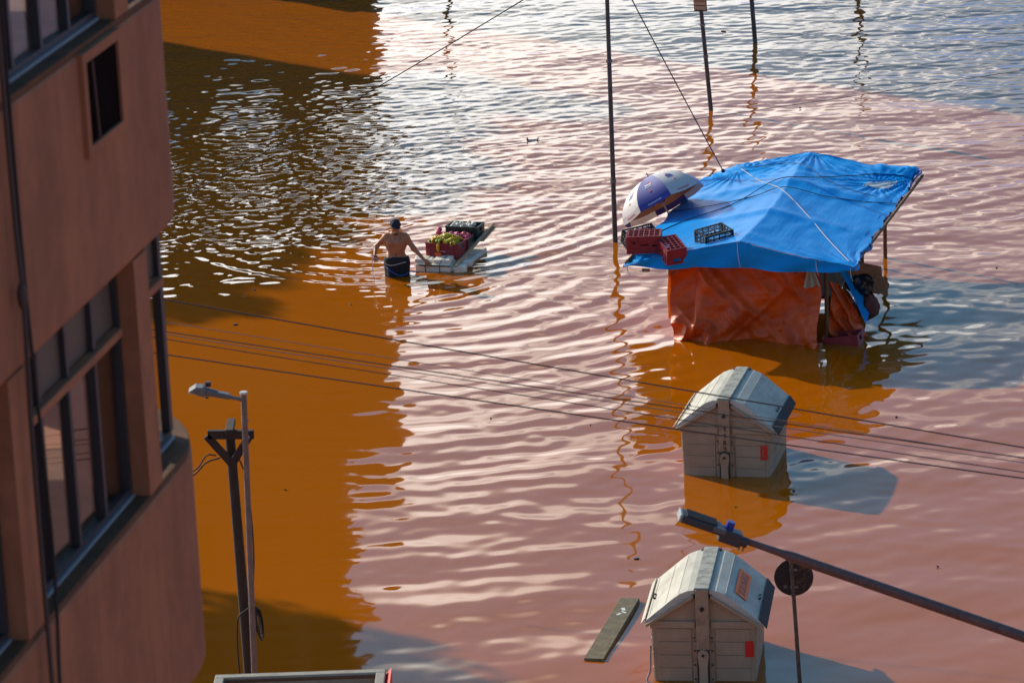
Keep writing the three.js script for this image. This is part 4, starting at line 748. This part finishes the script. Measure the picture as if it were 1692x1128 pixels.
// ------------------------------------------------------------------ raft of foam slabs and hand-cart shafts, with crates of produce
{
  const th = 20, rt = thing('produce_raft', 'makeshift raft of white foam slabs and wooden shafts beside the wading person', 'raft', [-1.72, 0, -67.72], th);
  const foam = mottled(256, 0.5, [0.86, 0.77, 0.63], [0.68, 0.56, 0.40], { freq: 5, vary: 0.08, thr: 0.6 }, { roughness: 0.9, bumpMap: fineBump, bumpScale: 0.003 });
  const planed = mottled(256, 0.5, [0.56, 0.38, 0.21], [0.44, 0.27, 0.14], { freq: 4, streak: 0.7, vary: 0.15 }, { roughness: 0.8 });
  mesh('foam_slab', rbox(0.70, 0.16, 0.62, 0.35, 0.06, -0.22, 0.03), foam, rt);
  mesh('foam_slab', rbox(0.86, 0.13, 1.5, 0.44, 0.02, -0.75, 0.03), foam, rt);
  mesh('foam_block', rbox(0.36, 0.10, 0.26, 0.12, 0.165, -0.12, 0.03, 0.1, 0.25, -0.12), foam, rt);
  mesh('foam_block', rbox(0.34, 0.10, 0.30, 0.50, 0.18, -0.13, 0.025, 0.06, 0.05, 0.03), foam, rt);
  mesh('foam_block', rbox(0.24, 0.13, 0.24, 0.86, 0.06, -0.05, 0.035, 0.05, 0.3, 0.04), foam, rt);
  mesh('foam_block', rbox(0.20, 0.12, 0.26, 0.90, 0.10, -0.32, 0.035, 0.0, 0.2, 0.04), foam, rt);
  mesh('shaft', rbox(0.055, 0.05, 1.9, 0.86, 0.30, -0.85, 0.012, 0.19, -0.06, 0), planed, rt);
  mesh('shaft', rbox(0.055, 0.05, 1.5, -0.02, 0.10, -0.75, 0.012, 0.02, 0, 0), planed, rt);
  mesh('shaft_end', rbox(0.14, 0.03, 0.62, 0.90, 0.365, -1.42, 0.01, 0.19, -0.06, 0.1), planed, rt);
  mesh('dark_slat', rbox(0.62, 0.022, 0.03, 0.40, 0.125, 0.10, 0.006, 0, 0.03, 0), S(0.02, 0.015, 0.012, 0.8), rt);
  for (const x of [0.22, 0.50]) mesh('cord', tube([V(x, -0.02, 0.105), V(x, 0.13, 0.112), V(x + 0.02, 0.235, 0.0), V(x + 0.05, 0.24, -0.2)], 0.007, 20, 6), S(0.01, 0.02, 0.06, 0.7), rt);
  mesh('orange_tag', rbox(0.13, 0.06, 0.012, 0.36, 0.265, -0.20, 0.004, -0.4, 0, 0), S(0.75, 0.09, 0.01, 0.5), rt);
  rt.updateMatrixWorld(true);
  const wp = (x, y, z) => V(x, y, z).applyMatrix4(rt.matrixWorld).toArray();
  const g = 'crates of produce on the raft';
  const c1 = thing('produce_crate', 'maroon crate heaped with yellow-green fruit, foremost on the raft', 'crate', wp(0.43, 0.16, -0.46), th + 2, g); crateParts(c1, 0.66, 0.30, 0.39, crateRed, {});
  const c2 = thing('produce_crate', 'dark maroon crate of pink fruit in the middle of the raft', 'crate', wp(0.46, 0.18, -0.88), th - 1, g); crateParts(c2, 0.62, 0.27, 0.38, crateRed, { print: false });
  const c3 = thing('produce_crate', 'dark green crate of pale garlic bulbs at the rear of the raft', 'crate', wp(0.51, 0.27, -1.31), th, g); crateParts(c3, 0.64, 0.30, 0.40, crateGreen, { print: false });
  mesh('liner', rbox(0.012, 0.26, 0.37, 0.318, 0.135, 0, 0.004), crateGreen, c1); mesh('liner', rbox(0.012, 0.26, 0.37, 0.318, 0.135, 0, 0.004), crateGreen, c2);
  for (const c of [c1, c2, c3]) c.updateMatrixWorld(true);
  const inC = (c, x, y, z) => V(x, y, z).applyMatrix4(c.matrixWorld);
  // yellow-green fruit: bent, tapering pods; a few variants shared
  const pod = (len, r, bend) => { const pts = Array.from({ length: 7 }, (_, i) => { const s = i / 6 - 0.5; return V(s * len, -bend * s * s * 4, 0); }); const gg = new THREE.TubeGeometry(new THREE.CatmullRomCurve3(pts), 12, r, 9, false), p = gg.attributes.position; for (let i = 0; i < p.count; i++) { const ring = Math.floor(i / 10), s = ring / 12, k = Math.pow(Math.sin(Math.PI * clamp(s, 0.04, 0.96)), 0.45), c = new THREE.CatmullRomCurve3(pts).getPoint(s); p.setXYZ(i, c.x + (p.getX(i) - c.x) * k, c.y + (p.getY(i) - c.y) * k, c.z + (p.getZ(i) - c.z) * k); } gg.computeVertexNormals(); return gg; };
  const pods = [pod(0.17, 0.036, 0.03), pod(0.15, 0.042, 0.012), pod(0.19, 0.03, 0.05)];
  const yel = [[0.66, 0.42, 0.01], [0.55, 0.44, 0.015], [0.34, 0.40, 0.02], [0.20, 0.33, 0.02], [0.72, 0.36, 0.008]].map(c => PM(...c, 0.4));
  const lay = (name, label, cat, grp, geo, mat, p, e, s = 1) => { const o = mesh(name, geo.clone().scale(s, s, s), mat, scene); o.position.copy(p); o.rotation.set(...e); tag(o, label, cat, grp); return o; };
  for (let i = 0; i < 66; i++) { const x = R(-0.27, 0.25), z = R(-0.15, 0.17), top = 0.30 + 0.11 * (1 - (x / 0.33) ** 2) * (1 - (z / 0.3) ** 2); lay('yellow_fruit', 'yellow-green fruit heaped in the foremost maroon crate', 'fruit', 'yellow-green fruit in the foremost crate', pods[i % 3], yel[Math.floor(R(0, 5))], inC(c1, x, Math.max(0.12, top - R(0, 0.09)), z), [R(-0.5, 0.5), R(0, 6.28), R(-0.5, 0.5)], R(0.85, 1.15)); }
  lay('yellow_fruit', 'orange-yellow fruit hanging over the front edge of the maroon crate', 'fruit', null, pods[2], yel[4], inC(c1, -0.07, 0.25, 0.215), [0, 1.2, 1.15], 1.1);
  const globe = new THREE.LatheGeometry([[0.001, -0.9], [0.5, -0.86], [0.9, -0.45], [1, 0.05], [0.86, 0.55], [0.45, 0.86], [0.12, 0.80], [0.001, 0.74]].map(([x, y]) => new THREE.Vector2(x * 0.048, y * 0.048)), 16);
  const pinks = [[0.55, 0.05, 0.10], [0.50, 0.07, 0.16], [0.62, 0.10, 0.10], [0.42, 0.03, 0.08]].map(c => PM(...c, 0.45));
  for (let i = 0; i < 26; i++) { const row = i % 2, x = -0.27 + 0.042 * i * 0.5, z = [-0.10, 0.02][row] + R(-0.02, 0.02); lay('pink_fruit', 'round pink fruit in the middle crate of the raft', 'fruit', 'pink fruit in the middle crate', globe, pinks[Math.floor(R(0, 4))], inC(c2, x, 0.262 + R(-0.012, 0.02), z), [R(-1, 1), R(0, 6), R(-1, 1)], R(0.9, 1.15)); }
  for (const [x, y, z] of [[-0.30, 0.31, 0.02], [-0.26, 0.30, 0.12], [-0.30, 0.38, 0.0], [-0.29, 0.35, 0.10]]) lay('pink_fruit', 'round pink fruit piled on the corner of the middle crate', 'fruit', 'pink fruit on the crate corner', globe, pinks[0], inC(c2, x, y, z), [0, 0, 0.3], 1.1);
  const bulb = new THREE.LatheGeometry([[0.001, -0.7], [0.5, -0.72], [0.95, -0.35], [1, 0.0], [0.8, 0.45], [0.35, 0.85], [0.16, 1.2], [0.10, 1.5], [0.001, 1.52]].map(([x, y]) => new THREE.Vector2(x * 0.042, y * 0.042)), 14);
  const whites = [[0.72, 0.64, 0.52], [0.62, 0.50, 0.38], [0.78, 0.72, 0.62]].map(c => S(...c, 0.7));
  for (let i = 0; i < 34; i++) lay('garlic_bulb', 'pale garlic bulb lying in the dark green crate', 'garlic', 'garlic bulbs in the green crate', bulb, whites[Math.floor(R(0, 3))], inC(c3, R(-0.27, 0.2), 0.265 + R(-0.02, 0.05), R(-0.14, 0.15)), [R(-1.2, 1.2), R(0, 6), R(-1.2, 1.2)], R(0.9, 1.3));
}

// ------------------------------------------------------------------ street lamps, wooden post, kiosk roof, overhead wires
const lampBody = mottled(256, 0.5, [0.17, 0.17, 0.17], [0.11, 0.11, 0.115], { freq: 5, vary: 0.15 }, { roughness: 0.5 });
{
  const t = thing('street_lamp', 'grey street lamp on a thin steel pole beside the wooden post', 'street lamp', [-3.14, 0, -40.0]);
  mesh('pole', [bar(V(-0.05, -0.64, 0), V(0.125, 6.12, 0), 0.036, 0.034, 16)], mottled(256, 0.6, [0.20, 0.14, 0.12], [0.13, 0.09, 0.08], { freq: 5, streak: 0.4 }, { roughness: 0.5 }), t);
  mesh('pole_cap', place(new THREE.CylinderGeometry(0.043, 0.043, 0.025, 16), 0.125, 6.125, 0), S(0.5, 0.5, 0.5, 0.5), t);
  mesh('arm', bar(V(0.125, 6.04, 0), V(-0.10, 6.10, 0), 0.022), lampBody, t);
  const hd = mesh('lamp_head', [rbox(0.20, 0.06, 0.10, -0.13, 6.115, 0, 0.015, 0, 0, -0.25), place(new THREE.CylinderGeometry(0.055, 0.04, 0.16, 14), -0.245, 6.145, 0, 0, 0, Math.PI / 2 - 0.25), extrude([[-0.48, 6.19], [-0.40, 6.235], [-0.32, 6.225], [-0.29, 6.18], [-0.30, 6.115], [-0.36, 6.13]], 0.18, 0.012).translate(0, 0, -0.09)], lampBody, t);
  mesh('lens', rbox(0.14, 0.012, 0.12, -0.41, 6.15, 0, 0.004, 0, 0, -0.25), S(0.45, 0.47, 0.48, 0.2), hd);
  mesh('photocell', place(new THREE.CylinderGeometry(0.035, 0.035, 0.05, 14), -0.265, 6.245, 0), S(0.012, 0.012, 0.02, 0.5), hd);
  for (const y of [5.80, 5.60]) mesh('band', place(new THREE.CylinderGeometry(0.040, 0.040, 0.02, 16), 0.12, y, 0), galv, t);
}
{
  const dark = mottled(256, 0.6, [0.055, 0.035, 0.026], [0.03, 0.02, 0.016], { freq: 5, streak: 0.6, vary: 0.25 }, { roughness: 0.9 });
  const t = thing('wooden_post', 'leaning dark wooden post with a triangular bracket beside the grey street lamp', 'post', [-3.16, 0, -40.25]);
  const pw = bar(V(0.03, -0.64, 0), V(-0.06, 5.62, 0), 0.075, 0.055, 14);
  mesh('shaft', pw, dark, t);
  mesh('crossarm', rbox(0.52, 0.10, 0.07, -0.04, 5.60, 0.10, 0.008, 0, 0, -0.04), dark, t);
  mesh('brace', [rbox(0.48, 0.085, 0.05, -0.165, 5.41, 0.11, 0.006, 0, 0, -0.92), rbox(0.44, 0.085, 0.05, 0.06, 5.41, 0.105, 0.006, 0, 0, 0.98)], dark, t);
  mesh('crossarm', rbox(0.09, 0.06, 0.45, -0.05, 5.645, -0.05, 0.008), dark, t);
  mesh('cable_coil', [0, 1, 2, 3, 4].map(i => place(new THREE.TorusGeometry(0.09 + 0.008 * i, 0.008, 6, 30).scale(0.45, 1.6, 1), 0.10 + 0.012 * i, 3.40 - 0.02 * i, 0.10, 0, 0.6 + 0.1 * i, 0.1)), S(0.012, 0.011, 0.012, 0.7), t);
  mesh('cable', [tube([V(0.02, 5.35, 0.1), V(0.10, 5.1, 0.12), V(0.13, 4.6, 0.1), V(0.12, 4.0, 0.12), V(0.04, 3.55, 0.14), V(-0.08, 3.45, 0.15), V(-0.12, 3.1, 0.14), V(-0.11, 2.4, 0.14), V(-0.12, 1.0, 0.14)], 0.009, 80, 6), tube([V(-0.18, 5.33, 0.1), V(-0.34, 5.28, 0.1), V(-0.46, 5.16, 0.1), V(-0.60, 5.10, 0.1), V(-1.6, 5.3, 0.1)], 0.010, 40, 6), tube([V(-0.22, 5.36, 0.1), V(-0.32, 5.37, 0.1), V(-0.44, 5.22, 0.1), V(-0.60, 5.16, 0.1), V(-1.6, 5.5, 0.1)], 0.009, 40, 6)], S(0.012, 0.011, 0.012, 0.7), t);
}
{
  const cream = mottled(256, 0.8, [0.34, 0.31, 0.25], [0.26, 0.22, 0.17], { freq: 4, vary: 0.12 }, { roughness: 0.8 });
  const t = thing('kiosk', 'kiosk with a cream-rimmed flat roof and a red corner, below the street lamp', 'kiosk', [-3.28, 0, -37.0], 1.5);
  const w = 1.80, d = 2.6, h = 3.95;
  mesh('wall', box(w - 0.16, h - 0.2, d - 0.16, w / 2, h / 2 - 0.42, d / 2), S(0.28, 0.26, 0.22, 0.85), t);
  mesh('roof_rim', [rbox(w, 0.16, 0.10, w / 2, h - 0.08, 0.05, 0.01), rbox(w, 0.16, 0.10, w / 2, h - 0.08, d - 0.05, 0.01), rbox(0.10, 0.16, d - 0.2, 0.05, h - 0.08, d / 2, 0.01), rbox(0.10, 0.16, d - 0.2, w - 0.05, h - 0.08, d / 2, 0.01)], cream, t);
  mesh('rim_lining', [rbox(w - 0.2, 0.03, 0.025, w / 2, h - 0.04, 0.115, 0.004), rbox(0.025, 0.03, d - 0.3, 0.115, h - 0.04, d / 2, 0.004)], S(0.13, 0.05, 0.025, 0.8), t);
  for (let i = 0; i < 3; i++) mesh('roof_panel', rbox((w - 0.24) / 3 - 0.02, 0.03, d - 0.26, 0.13 + (w - 0.24) / 3 * (i + 0.5), h - 0.15, d / 2, 0.006), cream, t);
  mesh('red_corner', extrude([[0, 0], [0.14, 0.15], [0.14, -0.6], [0, -0.6]], d + 0.02, 0.004).translate(w - 0.08, h - 0.145, -0.012), S(0.62, 0.01, 0.012, 0.5), t);
}
{
  const t = thing('street_lamp', 'dark street lamp head with a blue photocell on a long brown arm', 'street lamp', [2.03, 6.60, -33.0]);
  const a = V(0.06, -0.02, 0), b = V(2.66, -1.10, 0), c = V(5.4, -2.24, 0), dir = b.clone().sub(a).normalize();
  const rust = mottled(256, 0.7, [0.15, 0.09, 0.085], [0.09, 0.055, 0.055], { freq: 5, streak: 0.5, vary: 0.2 }, { roughness: 0.6 });
  mesh('arm', [bar(a, a.clone().addScaledVector(dir, 0.35), 0.030, 0.036, 20), bar(a.clone().addScaledVector(dir, 0.35), a.clone().addScaledVector(dir, 0.45), 0.036, 0.050, 20), bar(a.clone().addScaledVector(dir, 0.45), c, 0.050, 0.056, 20), bar(c, V(5.45, -7.2, 0), 0.07, 0.09, 20)], rust, t);
  const an = Math.atan2(dir.y, dir.x), H = new THREE.Group(); H.name = 'lamp_head'; H.rotation.z = an; t.add(H);
  const dk = S(0.045, 0.045, 0.055, 0.5);
  mesh('housing', [rbox(0.42, 0.075, 0.22, -0.40, 0.035, 0, 0.018), rbox(0.22, 0.13, 0.17, -0.09, 0.0, 0, 0.02)], dk, H);
  mesh('front_edge', rbox(0.03, 0.078, 0.225, -0.60, 0.036, 0, 0.012), S(0.30, 0.33, 0.33, 0.4), H);
  mesh('heat_sink', Array.from({ length: 9 }, (_, i) => box(0.30, 0.018, 0.010, -0.40, 0.08, -0.09 + i * 0.0225)), S(0.02, 0.02, 0.024, 0.6), H);
  mesh('side_box', rbox(0.12, 0.05, 0.06, -0.22, 0.05, 0.10, 0.008), S(0.12, 0.12, 0.13, 0.5), H);
  mesh('photocell', place(new THREE.CylinderGeometry(0.040, 0.043, 0.075, 20), -0.125, 0.10, 0.0), PM(0.012, 0.035, 0.30, 0.35), H);
  mesh('collar', [place(new THREE.CylinderGeometry(0.05, 0.05, 0.07, 18), 0.05, -0.01, 0, 0, 0, Math.PI / 2), ...[0.03, 0.07].map(x => place(new THREE.CylinderGeometry(0.008, 0.008, 0.06, 8), x, -0.07, 0.0))], dk, H);
}
{
  const wm = S(0.03, 0.028, 0.03, 0.7), grey = S(0.16, 0.15, 0.15, 0.7);
  const line = (label, pts, r, m) => { const o = mesh('overhead_wire', tube(pts, r, 80, 6), m, scene); tag(o, label, 'wire', 'overhead wires across the street'); };
  const run = (label, y0, y1, sag, r, m, z0 = -36, z1 = -33) => line(label, hung(V(-3.28 - 8, y0 + (y0 - y1) * 1.0, z0 - 3), V(4.69 + 4, y1 - (y0 - y1) * 0.5, z1 + 1.5), sag), r, m);
  run('thick dark overhead wire, highest of the bundle crossing the street', 8.35, 7.40, 0.05, 0.007, wm);
  run('hair-thin grey overhead wire just below the highest wire', 8.11, 7.29, 0.04, 0.0038, grey);
  run('dark overhead wire in the middle of the bundle', 8.02, 7.30, 0.05, 0.0058, wm);
  run('thin grey overhead wire doubled under the middle wire', 8.00, 7.26, 0.06, 0.0045, grey);
  run('thin dark overhead wire below the doubled pair', 7.94, 7.16, 0.05, 0.005, wm);
  run('thick dark overhead wire, lowest of the bundle crossing the street', 7.78, 7.10, 0.05, 0.007, wm);
  line('slack dark wire slanting over the open water towards the rounded corner building', hung(V(2.8, 8.88, -55), V(-6.4, 3.95, -55), 0.12), 0.009, wm);
  line('thin wire stretched low over the water towards the floating tray', hung(V(-0.9, 1.22, -72), V(13, 2.66, -72), 0.05), 0.007, grey);
  const gr = thing('guy_rope', 'straight dark guy rope running down to the blue tarpaulin', 'rope');
  mesh('line', tube(hung(V(1.54, 7.85, -60.0), V(4.02, 1.80, -67.05), 0.03), 0.011, 60, 6), cord, gr);
  mesh('knot', place(new THREE.IcosahedronGeometry(0.04, 1), 4.02, 1.80, -67.05), cord, gr);
}

renderer.render(scene, camera);
